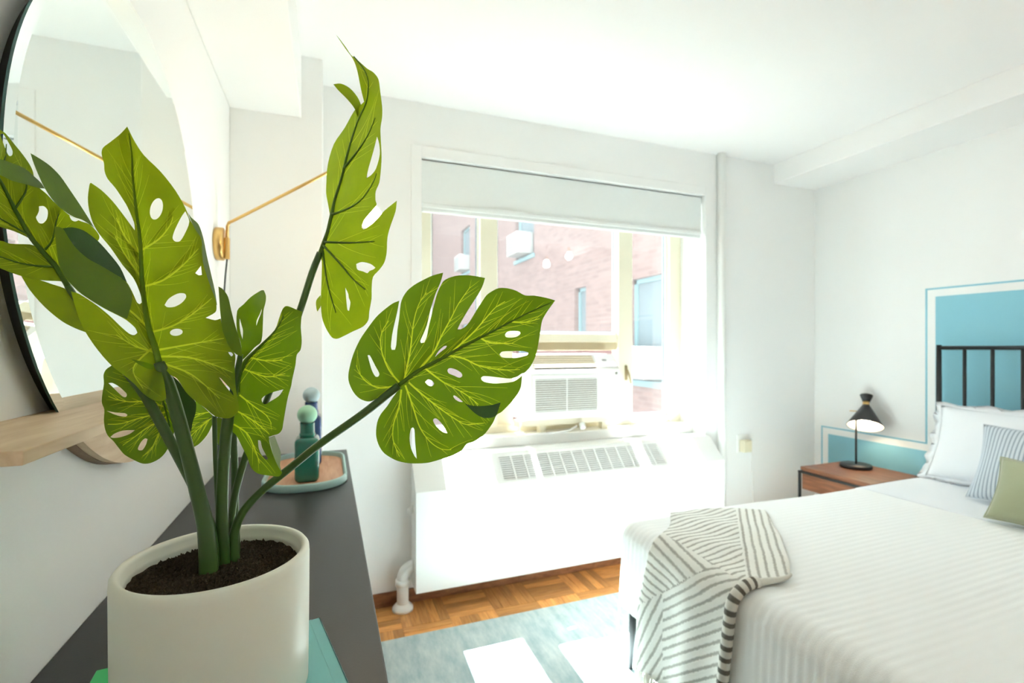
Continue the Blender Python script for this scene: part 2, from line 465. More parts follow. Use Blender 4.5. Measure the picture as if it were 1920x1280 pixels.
pv, pf = slope_quad(gx1 + 0.005, ax1 - 0.012, 0.12, 0.95, 0.0, 0.008)
bm = bmesh.new(); bv = [bm.verts.new(p) for p in pv]
for q in pf: bm.faces.new([bv[i] for i in q])
bmesh.ops.bevel(bm, geom=list(bm.edges), offset=0.0035, segments=2, affect='EDGES')
pan = mk('control_panel', *bmdata(bm), mat('panel_white', (0.9, 0.9, 0.9), 0.25), ac)
mk('display', *slope_quad(gx1 + 0.06, gx1 + 0.09, 0.48, 0.6, 0.008, 0.009), mat('display_grey', (0.25, 0.25, 0.26), 0.4), pan)
lathe('knob', [(0.008, 0), (0.008, 0.006), (0.0001, 0.007)], (ax1 - 0.022, ay0, az1 - 0.12), mat('knob_grey', (0.25, 0.23, 0.2), 0.5), ac, 14, Vector((0, -1, 0)))
box('mount_bracket', (ax0 - 0.05, ay0 + 0.03, 0.846), (ax1 + 0.0, ay0 + 0.10, 0.884), CREAM, ac, 0.004)
box('mount_foot', (ax0 + 0.1, ay0 + 0.04, 0.8005), (ax0 + 0.14, ay0 + 0.09, 0.846), CREAM, ac, 0.003)
box('mount_foot', (ax1 - 0.1, ay0 + 0.04, 0.8005), (ax1 - 0.06, ay0 + 0.09, 0.846), CREAM, ac, 0.003)
tube('power_cord', [(1.07, 2.69, 0.87), (1.055, 2.675, 0.83), (1.09, 2.655, 0.808), (1.2, 2.66, 0.806), (1.30, 2.655, 0.806), (1.38, 2.66, 0.815), (1.43, 2.655, 0.838)], 0.006, WHITE, ac, 8)
lathe('power_plug', [(0.0001, -0.02), (0.02, -0.018), (0.024, 0), (0.02, 0.016), (0.0001, 0.018)], (1.465, 2.65, 0.838), WHITE, ac, 18, Vector((0.8, -0.3, 0.2)))

# ---------------------------------------------------------------- radiator cover
rx0, rx1, ryf = 0.405, 2.345, 2.405
rad = root('radiator_cover', ((rx0 + rx1) / 2, ryf, 0.11), 'long white metal radiator cover with a sloped grille below the window', 'radiator')
A, B = Vector((0, ryf, 0.606)), Vector((0, 2.531, 0.738))
mk('front_panel', *prism_data([(ryf, 0.11), (ryf, 0.606), (ryf + 0.012, 0.606), (ryf + 0.012, 0.11)], rx0, rx1, 0), WHITE, rad)
sn = Vector((0, -(B - A).z, (B - A).y)).normalized()
def sq(x0, x1, t0, t1, h0, h1):
    d = B - A; P = []
    for hh in (h0, h1):
        for x, t in ((x0, t0), (x1, t0), (x1, t1), (x0, t1)):
            q = A + d * t + sn * hh; P.append(Vector((x, q.y, q.z)))
    return P, [[3, 2, 1, 0], [4, 5, 6, 7], [0, 1, 5, 4], [1, 2, 6, 5], [2, 3, 7, 6], [3, 0, 4, 7]]
def slope_x(u):                                          # x on the slope's middle line seen at column u
    return on_y(u, 860, 2.47)[0]
gl, gr = slope_x(938), slope_x(1240)
v, f = join(sq(rx0, gl, 0, 1, -0.010, 0), sq(gr, rx1, 0, 1, -0.010, 0), sq(gl, gr, 0, 0.10, -0.010, 0), sq(gl, gr, 0.88, 1, -0.010, 0))
mk('sloped_top', v, f, WHITE, rad)
for xx in (rx0, rx1 - 0.01):
    mk('side_panel', *prism_data([(ryf + 0.012, 0.11), (ryf + 0.012, 0.60), (2.512, 0.70), (YW - 0.002, 0.70), (YW - 0.002, 0.11)], xx, xx + 0.01, 0), WHITE, rad)
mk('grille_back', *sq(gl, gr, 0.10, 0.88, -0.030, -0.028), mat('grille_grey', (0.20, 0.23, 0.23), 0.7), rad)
NC = 14
for k in range(NC):
    x0 = gl + (gr - gl) * k / NC; x1 = gl + (gr - gl) * (k + 1) / NC
    bar = mk('grille_bar', *sq(x0 - 0.004, x0 + 0.004, 0.10, 0.88, -0.014, 0.0012), WHITE, rad)
    lv = join(*[sq(x0 + 0.004, x1 - 0.004, 0.12 + q * 0.070, 0.148 + q * 0.070, -0.016, -0.002) for q in range(11)])
    mk('grille_fins', *lv, WHITE, rad)
mk('grille_bar', *sq(gr - 0.004, gr + 0.004, 0.10, 0.88, -0.014, 0.0012), WHITE, rad)

# steam pipe with elbow, and valve
px, py = 0.352, 2.487
sp = root('steam_pipe', (px, py, 0.004), 'white elbow pipe rising from the floor beside the radiator cover', 'pipe')
arc = [Vector((px, py, 0.012)), Vector((px, py, 0.10)), Vector((px, py, 0.16))]
for k in range(1, 7):
    a = math.radians(15 * k); arc.append(Vector((px + 0.055 * (1 - math.cos(a)), py, 0.16 + 0.055 * math.sin(a))))
arc.append(Vector((rx0 - 0.001, py, 0.215)))
tube('elbow', arc, 0.029, WHITE, sp, 20)
lathe('floor_flange', [(0.0001, 0), (0.052, 0), (0.052, 0.012), (0.04, 0.026), (0.029, 0.034)], (px, py, 0.004), WHITE, sp, 28)
lathe('collar', [(0.030, 0), (0.036, 0.002), (0.036, 0.03), (0.030, 0.032)], (px, py, 0.125), WHITE, sp, 24)
vv = root('radiator_valve', (rx0 - 0.02, 2.49, 0.47), 'small white bleed valve on the left side of radiator cover', 'valve')
lathe('knob', [(0.0001, 0), (0.016, 0.002), (0.018, 0.01), (0.016, 0.018), (0.0001, 0.02)], (rx0 - 0.03, 2.49, 0.49), WHITE, vv, 18, Vector((1, 0, 0)))
tube('valve_stem', [(rx0 - 0.012, 2.49, 0.49), (rx0 + 0.001, 2.49, 0.49)], 0.008, WHITE, vv, 12)
tube('valve_spout', [(rx0 - 0.008, 2.49, 0.492), (rx0 - 0.008, 2.475, 0.53)], 0.006, WHITE, vv, 10)

# outlet with adapter
op = on_y(1392, 833, YW)
ot = root('outlet', (op.x, YW - 0.006, op.z - 0.06), 'cream wall outlet with a plug-in timer right of the window', 'outlet')
box('cover_plate', (op.x - 0.05, YW - 0.006, op.z - 0.05), (op.x + 0.045, YW, op.z + 0.07), WHITE, ot, 0.002)
box('adapter', (op.x - 0.035, YW - 0.05, op.z - 0.045), (op.x + 0.035, YW - 0.006, op.z + 0.035), mat('adapter_cream', (0.72, 0.66, 0.48), 0.5), ot, 0.006)
tube('cord', [(op.x + 0.035, YW - 0.02, op.z - 0.02), (op.x + 0.07, YW - 0.012, op.z - 0.08), (op.x + 0.075, YW - 0.012, op.z - 0.25), (op.x + 0.09, YW - 0.012, op.z - 0.45), (op.x + 0.10, YW - 0.02, 0.01)], 0.004, WHITE, ot, 8)

# ---------------------------------------------------------------- rug
RUG = bpy.data.materials.new('rug_faded_blue'); RUG.use_nodes = True
nt = RUG.node_tree; N = nt.nodes; L = nt.links
b = N['Principled BSDF']; b.inputs['Roughness'].default_value = 0.95; b.inputs['Specular IOR Level'].default_value = 0.1
tc = N.new('ShaderNodeTexCoord'); mp = N.new('ShaderNodeMapping'); mp.inputs['Scale'].default_value = (9, 2.5, 1)
n1 = N.new('ShaderNodeTexNoise'); n1.inputs['Scale'].default_value = 2.2; n1.inputs['Detail'].default_value = 9; n1.inputs['Roughness'].default_value = 0.7
cr = N.new('ShaderNodeValToRGB'); cr.color_ramp.elements[0].position = 0.36; cr.color_ramp.elements[1].position = 0.66
cr.color_ramp.elements[0].color = (0.36, 0.47, 0.49, 1); cr.color_ramp.elements[1].color = (0.62, 0.67, 0.65, 1)
L.new(tc.outputs['Object'], mp.inputs[0]); L.new(mp.outputs[0], n1.inputs['Vector']); L.new(n1.outputs['Fac'], cr.inputs[0]); L.new(cr.outputs[0], b.inputs['Base Color'])
n2 = N.new('ShaderNodeTexNoise'); n2.inputs['Scale'].default_value = 240; L.new(tc.outputs['Object'], n2.inputs['Vector'])
bp = N.new('ShaderNodeBump'); bp.inputs['Strength'].default_value = 0.4; bp.inputs['Distance'].default_value = 0.004
L.new(n2.outputs['Fac'], bp.inputs['Height']); L.new(bp.outputs[0], b.inputs['Normal'])
tago(box('rug', (0.12, 0.25, 0.0042), (2.75, 2.236, 0.013), RUG, bev=0.003), 'faded pale blue woven rug lying under the bed', 'rug')

# ================================================================= OUTSIDE
BR = bpy.data.materials.new('red_brick'); BR.use_nodes = True
nt = BR.node_tree; N = nt.nodes; L = nt.links
b = N['Principled BSDF']; b.inputs['Roughness'].default_value = 0.9
tc = N.new('ShaderNodeTexCoord')
sx = N.new('ShaderNodeSeparateXYZ'); L.new(tc.outputs['Object'], sx.inputs[0])
ad = N.new('ShaderNodeMath'); L.new(sx.outputs[0], ad.inputs[0]); L.new(sx.outputs[1], ad.inputs[1])
cx = N.new('ShaderNodeCombineXYZ'); L.new(ad.outputs[0], cx.inputs[0]); L.new(sx.outputs[2], cx.inputs[1])
bt = N.new('ShaderNodeTexBrick'); L.new(cx.outputs[0], bt.inputs['Vector'])
bt.inputs['Color1'].default_value = (0.085, 0.045, 0.038, 1); bt.inputs['Color2'].default_value = (0.125, 0.072, 0.062, 1); bt.inputs['Mortar'].default_value = (0.112, 0.072, 0.064, 1)
bt.inputs['Scale'].default_value = 1.0; bt.inputs['Brick Width'].default_value = 0.21; bt.inputs['Row Height'].default_value = 0.07; bt.inputs['Mortar Size'].default_value = 0.009
L.new(bt.outputs['Color'], b.inputs['Base Color'])
TEAL = mat('window_frame_teal', (0.09, 0.16, 0.17), 0.6)
FARGL = mat('far_glass', (0.09, 0.115, 0.125), 0.25, var=0.3, scale=1.5, spec=0.08)
XF = 4.0
wing = root('brick_building', (XF + 1.5, 14.0, -6.0), 'red brick apartment wing seen through the window', 'building')
holes = [(4.55, 5.87, 0.86, 2.26), (7.12, 7.52, 1.38, 2.32), (9.3, 10.35, 3.25, 4.65), (14.2, 15.2, 3.6, 5.0), (12.0, 12.4, 4.3, 5.2), (7.0, 7.6, 4.3, 5.3), (4.55, 5.87, 3.9, 5.3), (9.3, 10.35, 0.2, 1.6), (14.2, 15.2, 0.6, 2.0)]
ys = sorted({3.6, 24.0} | {h[0] for h in holes} | {h[1] for h in holes}); zs = sorted({-6.0, 12.0} | {h[2] for h in holes} | {h[3] for h in holes})
parts = []
for i in range(len(ys) - 1):
    for j in range(len(zs) - 1):
        cy, cz = (ys[i] + ys[i + 1]) / 2, (zs[j] + zs[j + 1]) / 2
        if any(h[0] < cy < h[1] and h[2] < cz < h[3] for h in holes): continue
        parts.append(box_data((XF, ys[i], zs[j]), (XF + 0.3, ys[i + 1], zs[j + 1])))
mk('brick_wall', *join(*parts), BR, wing)
for k, (y0, y1, z0, z1) in enumerate(holes):
    w_ = 0.06
    v, f = join(box_data((XF + 0.08, y0, z0), (XF + 0.16, y0 + w_, z1)), box_data((XF + 0.08, y1 - w_, z0), (XF + 0.16, y1, z1)),
                box_data((XF + 0.08, y0, z0), (XF + 0.16, y1, z0 + w_)), box_data((XF + 0.08, y0, z1 - w_), (XF + 0.16, y1, z1)),
                box_data((XF - 0.03, y0 - 0.05, z0 - 0.08), (XF + 0.16, y1 + 0.05, z0)))
    wd = mk('window_frame', v, f, TEAL, wing)
    box('pane', (XF + 0.115, y0 + w_, z0 + w_), (XF + 0.125, y1 - w_, z1 - w_), FARGL, wd)
def far_ac(y0, y1, z0, z1):
    a = box('window_air_conditioner', (XF - 0.28, y0, z0), (XF + 0.1, y1, z1), mat('weathered_casing', (0.22, 0.215, 0.20), 0.6), wing, 0.015)
    sh_ = None
    for q in range(7):
        zz = z0 + 0.05 + (z1 - z0 - 0.09) * q / 6
        box('louver', (XF - 0.292, y0 + 0.05, zz - 0.012), (XF - 0.279, y1 - 0.05, zz + 0.012), mat('louver_grey', (0.13, 0.135, 0.13), 0.6), a)
far_ac(5.16, 5.80, 0.90, 1.32)
far_ac(9.55, 10.2, 3.30, 3.75)
far_ac(14.35, 15.0, 3.65, 4.1)
tagb = root('pale_building', (-2.0, 26.0, -6.0), 'pale far building seen through the left pane of the window', 'building')
PALE = mat('pale_facade', (0.11, 0.105, 0.105), 0.9, var=0.15, scale=3)
box('facade', (-12, 25.5, -6), (8, 27, 16), PALE, tagb)
for i in range(6):
    for j in range(3):
        box('window', (-9 + i * 2.4, 25.44, 0.5 + j * 2.9), (-8 + i * 2.4, 25.52, 2.0 + j * 2.9), FARGL, tagb)
struct(box('courtyard_ground', (-14, 2.95, -6.2), (12, 28, -6.0), mat('courtyard_asphalt', (0.07, 0.07, 0.07), 0.9)))
# ================================================================= BED
BX0, BX1, BY0, BY1, BZ, BR_ = 1.12, 3.25, 0.18, 1.735, 0.612, 0.065
def drape(a, b, lift=0.0):
    ea = max(0.0, BR_ - a)
    eb = 0.0; sb = 0
    if b > BY1 - BR_: eb = b - (BY1 - BR_); sb = 1
    elif b < BY0 + BR_: eb = (BY0 + BR_) - b; sb = -1
    bx = BX0 + max(a, BR_); by = min(max(b, BY0 + BR_), BY1 - BR_)
    e = math.hypot(ea, eb)
    if e < 1e-9: return Vector((bx, by, BZ + lift))
    dx, dy = -ea / e, sb * eb / e
    R = BR_ + lift
    ang = min(e / BR_, math.pi / 2)
    hz = R * math.sin(ang); dr = R * (1 - math.cos(ang))
    if e > BR_ * math.pi / 2:
        ex = e - BR_ * math.pi / 2; dr += ex; hz += 0.05 * ex
    return Vector((bx + dx * hz, by + dy * hz, BZ + lift - dr))
bed = root('metal_bed', (2.2, 0.95, 0.013), 'black metal bed with a tall spindle headboard', 'bed')
for (x, y) in ((1.155, 1.69), (1.155, 0.22), (3.2, 1.69), (3.2, 0.22)):
    fz = 0.013 if x < 2.75 else 0.0
    tube('leg', [(x + (0.02 if x < 2 else 0), y, 0.31), (x + 0.012 if x < 2 else x, y, 0.16), (x, y, fz)], [0.019, 0.016, 0.010], BLACK, bed, 12)
for y in (1.69, 0.22): box('side_rail', (1.16, y - 0.012, 0.275), (3.22, y + 0.012, 0.315), BLACK, bed, 0.003)
for x in (1.175, 2.2, 3.2): box('cross_rail', (x - 0.012, 0.22, 0.275), (x + 0.012, 1.69, 0.315), BLACK, bed, 0.003)
hx = 3.255
for y in (1.735, 0.18):
    tube('headboard_post', [(hx, y, 0.0), (hx, y, 0.7), (hx, y, 1.335)], [0.016, 0.015, 0.012], BLACK, bed, 12)
tube('headboard_rail', [(hx, 0.18, 1.318), (hx, 0.95, 1.322), (hx, 1.735, 1.318)], 0.011, BLACK, bed, 12)
tube('headboard_rail', [(hx, 0.18, 0.42), (hx, 1.735, 0.42)], 0.011, BLACK, bed, 12)
for k in range(1, 13):
    y = 1.735 - 1.555 * k / 13
    tube('spindle', [(hx, y, 0.42), (hx, y, 0.9), (hx, y, 1.318)], 0.0085, BLACK, bed, 8)
mt = tago(box('mattress', (BX0 + 0.03, BY0 + 0.03, 0.317), (BX1 - 0.02, BY1 - 0.03, BZ - 0.012), mat('mattress_ticking', (0.85, 0.85, 0.84), 0.9), bev=0.05, seg=4),
          'white mattress on the black bed frame under the quilt', 'mattress')
QUILT = mat('quilt_cotton', (0.90, 0.91, 0.905), 0.9, var=0.02, scale=6, bump=0.08, bscale=400, spec=0.1)
aa = [-0.30 + 0.012 * i for i in range(33)] + [0.14 + 0.05 * i for i in range(40)]
bb = [BY0 - 0.27 + 0.0065 * i for i in range(int((BY1 - BY0 + 0.54) / 0.0065) + 1)]
V, F = [], []
for a in aa:
    for b_ in bb:
        l = (0.0015 if a > 0.09 else 0.0026) * abs(math.sin(math.pi * b_ / 0.026)) ** 0.7
        if a < 0.0: l += 0.0022 * abs(math.sin(math.pi * (a * 1.2 + b_ * 0.55) / 0.03)) ** 0.7
        l += 0.004 * math.sin(a * 5 + b_ * 3) * (1 if a > 0.1 else 0.3)
        V.append(drape(a, b_, l))
nb = len(bb)
for i in range(len(aa) - 1):
    for j in range(nb - 1):
        F.append([i * nb + j, (i + 1) * nb + j, (i + 1) * nb + j + 1, i * nb + j + 1])
tago(mk('quilt', V, F, QUILT, None, True), 'white channel-stitched quilt covering the whole bed', 'quilt')
# folded-back sheet under the pillows
SHEET = mat('sheet_cotton', (0.85, 0.87, 0.90), 0.9, var=0.02, scale=8, spec=0.1)
V, F = [], []
aa2 = [1.405, 1.407, 1.42] + [1.45 + 0.07 * i for i in range(10)]
bb2 = [BY0 - 0.12 + 0.03 * i for i in range(61)]
for i, a in enumerate(aa2):
    for b_ in bb2: V.append(drape(a + 0.006 * math.sin(b_ * 7), b_, (0.0012, 0.0042, 0.0048)[min(i, 2)] + 0.004 * math.sin(a * 5 + b_ * 3)))
nb = len(bb2)
for i in range(len(aa2) - 1):
    for j in range(nb - 1): F.append([i * nb + j, (i + 1) * nb + j, (i + 1) * nb + j + 1, i * nb + j + 1])
tago(mk('bed_sheet', V, F, SHEET, None, True), 'pale blue-white sheet folded back under the pillows', 'sheet')

def stripe_mat(name, c1, c2, freq, sharp, rough=0.9, var=True):
    m = bpy.data.materials.new(name); m.use_nodes = True
    nt = m.node_tree; N = nt.nodes; L = nt.links
    b = N['Principled BSDF']; b.inputs['Roughness'].default_value = rough; b.inputs['Specular IOR Level'].default_value = 0.1
    uv = N.new('ShaderNodeUVMap'); s = N.new('ShaderNodeSeparateXYZ'); L.new(uv.outputs[0], s.inputs[0])
    tc = N.new('ShaderNodeTexCoord'); no = N.new('ShaderNodeTexNoise'); no.inputs['Scale'].default_value = 90; no.inputs['Detail'].default_value = 3
    L.new(tc.outputs['Object'], no.inputs['Vector'])
    a = N.new('ShaderNodeMath'); a.operation = 'MULTIPLY_ADD'; a.inputs[1].default_value = freq * 2 * math.pi
    L.new(s.outputs[0], a.inputs[0])
    nz = N.new('ShaderNodeMath'); nz.operation = 'MULTIPLY'; nz.inputs[1].default_value = 1.6 if var else 0.3; L.new(no.outputs['Fac'], nz.inputs[0]); L.new(nz.outputs[0], a.inputs[2])
    si = N.new('ShaderNodeMath'); si.operation = 'SINE'; L.new(a.outputs[0], si.inputs[0])
    mr = N.new('ShaderNodeMapRange'); mr.inputs[1].default_value = sharp[0]; mr.inputs[2].default_value = sharp[1]; L.new(si.outputs[0], mr.inputs[0])
    mx = N.new('ShaderNodeMix'); mx.data_type = 'RGBA'; mx.inputs[6].default_value = (*c1, 1); mx.inputs[7].default_value = (*c2, 1)
    L.new(mr.outputs[0], mx.inputs[0]); L.new(mx.outputs[2], b.inputs['Base Color'])
    bp = N.new('ShaderNodeBump'); bp.inputs['Strength'].default_value = 0.5; bp.inputs['Distance'].default_value = 0.004; bp.invert = True
    ad = N.new('ShaderNodeMath'); ad.operation = 'MULTIPLY_ADD'; ad.inputs[1].default_value = 0.3; L.new(no.outputs['Fac'], ad.inputs[0]); L.new(mr.outputs[0], ad.inputs[2])
    L.new(ad.outputs[0], bp.inputs['Height']); L.new(bp.outputs[0], b.inputs['Normal'])
    return m

def pillow(name, bc, wdir, udir, w, h, t, m, label, cat='pillow', flange=0.0, wr=0.006, mats=None):
    """bc: middle of the lower edge; wdir, udir: unit width / up directions"""
    wd, ud = Vector(wdir).normalized(), Vector(udir).normalized(); nd = wd.cross(ud).normalized()
    bc = Vector(bc); n = 28; V, F, U = [], [], []
    rt = root(name, bc, label, cat)
    def pt(i, j, s):
        a = -1 + 2 * i / n; c = -1 + 2 * j / n
        pin_a = 1 - 0.07 * (1 - c * c) ** 1.0 * abs(a) ** 3; pin_c = 1 - 0.09 * (1 - a * a) * abs(c) ** 3
        th = t / 2 * max(0, (1 - abs(a) ** 2.6)) ** 0.55 * max(0, (1 - abs(c) ** 2.6)) ** 0.55
        th += wr * math.sin(a * 5 + c * 3.3 + s) * (1 - a * a) * (1 - c * c)
        return bc + wd * (a * w / 2 * pin_a) + ud * (h / 2 + c * h / 2 * pin_c) + nd * (s * th)
    idx = {}
    for s in (1, -1):
        for i in range(n + 1):
            for j in range(n + 1):
                if s == -1 and (i in (0, n) or j in (0, n)): idx[s, i, j] = idx[1, i, j]; continue
                idx[s, i, j] = len(V); V.append(pt(i, j, s))
    for s in (1, -1):
        for i in range(n):
            for j in range(n):
                q = [(i, j), (i + 1, j), (i + 1, j + 1), (i, j + 1)]
                if s == -1: q = q[::-1]
                F.append([idx[s, x, y] for x, y in q]); U.append([(x / n * w, y / n * h) for x, y in q])
    mk('cover', V, F, m, rt, True, uv=U)
    # piping / flange round the seam
    rim = [(i, 0) for i in range(n)] + [(n, j) for j in range(n)] + [(i, n) for i in range(n, 0, -1)] + [(0, j) for j in range(n, 0, -1)]
    pts = [V[idx[1, i, j]] for i, j in rim]
    if flange:
        c0 = bc + ud * (h / 2); VV, FF = [], []
        for k, p in enumerate(pts):
            o = (p - c0); VV += [p - nd * 0.003, p + o.normalized() * flange * (1 + 0.25 * math.sin(k * 0.9)) + nd * 0.006 * math.sin(k * 1.7), p + nd * 0.003]
        K = len(pts)
        for k in range(K):
            q = (k + 1) % K
            FF += [[3 * k, 3 * q, 3 * q + 1, 3 * k + 1], [3 * k + 1, 3 * q + 1, 3 * q + 2, 3 * k + 2]]
        mk('flange', VV, FF, m, rt, True)
    else:
        v, f = tube_data(pts + [pts[0]], 0.0028, 6, cap=False)
        mk('piping', v, f, m, rt, True)
    return rt
PW = mat('pillow_white', (0.85, 0.87, 0.90), 0.9, var=0.02, scale=10, bump=0.06, bscale=200, spec=0.1)
STR = stripe_mat('ticking_stripe', (0.62, 0.67, 0.72), (0.30, 0.36, 0.43), 62.0, (0.1, 0.9), var=False)
SAGE = mat('sage_velvet', (0.35, 0.37, 0.235), 0.85, var=0.12, scale=5, bump=0.1, bscale=300, spec=0.15)
SAGE.node_tree.nodes['Principled BSDF'].inputs['Sheen Weight'].default_value = 0.5
zt_ = BZ + 0.016
pillow('sleeping_pillow', (3.09, 0.60, zt_ + 0.008), (0, 1, 0), (0.25, 0, 0.93), 0.70, 0.38, 0.14, PW, 'white pillow leaning on the headboard, the one farther from the window', flange=0.03)
pillow('sleeping_pillow', (2.995, 1.31, zt_ + 0.008), (0, 1, 0), (0.36, 0.02, 0.85), 0.70, 0.40, 0.17, PW, 'white pillow leaning on the headboard nearest the window', flange=0.035)
pillow('striped_pillow', (2.775, 1.07, zt_ + 0.004), (-0.03, 1, 0), (0.42, 0.03, 0.80), 0.60, 0.365, 0.15, STR, 'grey ticking-striped pillow leaning on the white pillows')
pillow('sage_cushion', (2.515, 0.955, zt_), (0.01, 1, 0), (0.42, 0.02, 0.74), 0.46, 0.27, 0.13, SAGE, 'small sage green velvet cushion in front of the striped pillow', 'cushion')

# ---------------------------------------------------------------- throw blanket
THROW = stripe_mat('throw_knit', (0.83, 0.83, 0.78), (0.40, 0.39, 0.35), 1.0, (0.15, 0.95))
rows = [((-0.425, 1.515), (-0.47, 1.16)), ((-0.30, 1.515), (-0.33, 1.145)), ((-0.15, 1.505), (-0.16, 1.13)), ((0.0, 1.50), (0.0, 1.115)), ((0.06, 1.51), (0.09, 1.10)),
        ((0.15, 1.585), (0.21, 1.105)), ((0.21, 1.66), (0.36, 1.24)), ((0.25, 1.70), (0.50, 1.40)), ((0.27, 1.735), (0.63, 1.57))]
def crow(t):
    k = min(int(t * (len(rows) - 1)), len(rows) - 2); w = t * (len(rows) - 1) - k
    g = lambda q: rows[min(max(q, 0), len(rows) - 1)]
    out = []
    for s in (0, 1):
        p = [Vector(g(k + d)[s]) for d in (-1, 0, 1, 2)]
        out.append(0.5 * ((2 * p[1]) + (p[2] - p[0]) * w + (2 * p[0] - 5 * p[1] + 4 * p[2] - p[3]) * w * w + (3 * p[1] - p[0] - 3 * p[2] + p[3]) * w ** 3))
    return out
NT, NU = 150, 70
tw = root('throw_blanket', (1.30, 1.35, 0.14), 'cream knitted throw with grey stripes over the foot corner of the bed', 'blanket')
V, AB = [], []
for i in range(NT + 1):
    t = i / NT; Lp, Rp = crow(t)
    for j in range(NU + 1):
        s = j / NU; p = Lp.lerp(Rp, s)
        hang = max(0.0, -p.x)
        l = 0.016 + 0.010 * min(1, hang / 0.1) + (0.012 * math.sin(s * 11 + 1.0) + 0.010 * math.sin(s * 5.0 + 2)) * min(1, hang / 0.2) + 0.004 * math.sin(p.x * 23 + p.y * 17)
        AB.append(p); V.append(drape(p.x, p.y, max(l, 0.010)))
F, U = [], []
w1 = NU + 1
SPC = 0.0265
def pix(P):
    d = P - Vector((0, 0, EYE)); yc = d.x * SN + d.y * CS; xc = d.x * CS - d.y * SN
    return CU + FPX * xc / yc, CV - FPX * d.z / yc
def side_of(p, a, b): return (b[0] - a[0]) * (p[1] - a[1]) - (b[1] - a[1]) * (p[0] - a[0])
def flat_dir(a, b):                                      # direction on the bed top of a line seen from a to b
    A_, B_ = on_z(a[0], a[1], BZ + 0.02), on_z(b[0], b[1], BZ + 0.02); d = (B_ - A_); return Vector((d.x, d.y)).normalized()
D_right, D_mid, D_diag = flat_dir((1385, 985), (1398, 1075)), flat_dir((1290, 1012), (1383, 987)), flat_dir((1255, 1018), (1335, 1080))
D_hang, D_left = Vector((0.63, -0.78)), Vector((0.92, -0.38))
def ZU(P3, p):
    u, v = pix(P3)
    if side_of((u, v), (1383, 975), (1400, 1085)) < 0 and v < 1092: d = D_right
    elif side_of((u, v), (1262, 1010), (1378, 1082)) < 0: d = D_mid
    elif side_of((u, v), (1228, 1118), (1290, 1084)) < 0 and v < 1086 + max(0, (1290 - u)) * 0.55: d = D_diag
    elif u > 1242: d = D_hang
    else: d = D_left
    return ((p.x * -d.y + p.y * d.x) / SPC, 0.0)
for i in range(NT):
    for j in range(NU):
        q = [i * w1 + j, (i + 1) * w1 + j, (i + 1) * w1 + j + 1, i * w1 + j + 1]
        c = (V[q[0]] + V[q[2]]) / 2
        F.append(q); U.append([ZU(c, AB[k]) for k in q])
tb = mk('knit', V, F, THROW, tw, True, uv=U)
sm = tb.modifiers.new('thick', 'SOLIDIFY'); sm.thickness = 0.009; sm.offset = 1.0
# rolled, folded-under edge along the right side
pts, us = [], []
for i in range(0, 61):
    t = 0.0 + 0.47 * i / 60; Lp, Rp = crow(t)
    p = Rp + Vector((0, -0.012)); pts.append(drape(p.x, p.y, 0.020))
v, f = tube_data(pts, [0.017] * 61, 10)
U = []
for q in f:
    U.append([((k // 10) * 0.30, 0) for k in q])
mk('folded_edge', v, f, stripe_mat('throw_edge', (0.72, 0.71, 0.65), (0.16, 0.15, 0.13), 1.0, (0.0, 0.5), var=False), tw, True, uv=U)
pts = []
for i in range(25):
    Lp, Rp = crow(0.455 + 0.17 * i / 24); p = Rp + Vector((0.0, -0.008)); pts.append(drape(p.x, p.y, 0.016))
v, f = tube_data(pts, [0.013 - 0.008 * (i / 24) for i in range(25)], 10); mk('rolled_hem', v, f, mat('hem_cream', (0.70, 0.69, 0.62), 0.9, bump=0.4, bscale=220), tw, True)
for k in range(26):
    s = k / 25.0; Lp, Rp = crow(0.0); p = Lp.lerp(Rp, s)
    q = drape(p.x, p.y, 0.034); ln = 0.085 + 0.02 * random.random()
    tube('fringe', [q + Vector((0, 0, 0.01)), q + Vector((-0.004, random.uniform(-.006, .006), -ln * .5)), q + Vector((random.uniform(-.008, .004), random.uniform(-.012, .012), -ln))], [0.005, 0.0045, 0.003],
         mat('fringe_cream', (0.80, 0.78, 0.70), 0.9), tw, 6)

# ---------------------------------------------------------------- nightstand
nx0, nx1, ny0, ny1, nz = 2.865, 3.312, 1.84, 2.305, 0.55
ns = root('nightstand', ((nx0 + nx1) / 2, (ny0 + ny1) / 2, 0.0), 'walnut nightstand on a thin black metal frame beside the bed', 'nightstand')
box('body', (nx0 + 0.005, ny0 + 0.02, nz - 0.145), (nx1, ny1 - 0.02, nz - 0.022), WALNUT, ns, 0.003)
box('top', (nx0, ny0 + 0.012, nz - 0.022), (nx1, ny1 - 0.012, nz), WALNUT, ns, 0.003)
dr = box('drawer', (nx0 - 0.004, ny0 + 0.03, nz - 0.135), (nx0 + 0.006, ny1 - 0.03, nz - 0.032), WALNUT, ns, 0.002)
for x in (nx0 - 0.006, nx1 - 0.014):
    for y in (ny0, ny1 - 0.014):
        box('leg', (x, y, 0.0), (x + 0.014, y + 0.014, nz - 0.028), BLACK, ns, 0.002)
box('frame_rail', (nx0 - 0.008, ny0, nz - 0.042), (nx0 + 0.006, ny1, nz - 0.028), BLACK, ns, 0.002)
for y in (ny0, ny1 - 0.014): box('frame_rail', (nx0, y, nz - 0.042), (nx1, y + 0.014, nz - 0.028), BLACK, ns, 0.002)
for y in (ny0, ny1 - 0.014): box('foot_rail', (nx0, y, 0.06), (nx1 - 0.01, y + 0.012, 0.072), BLACK, ns, 0.002)

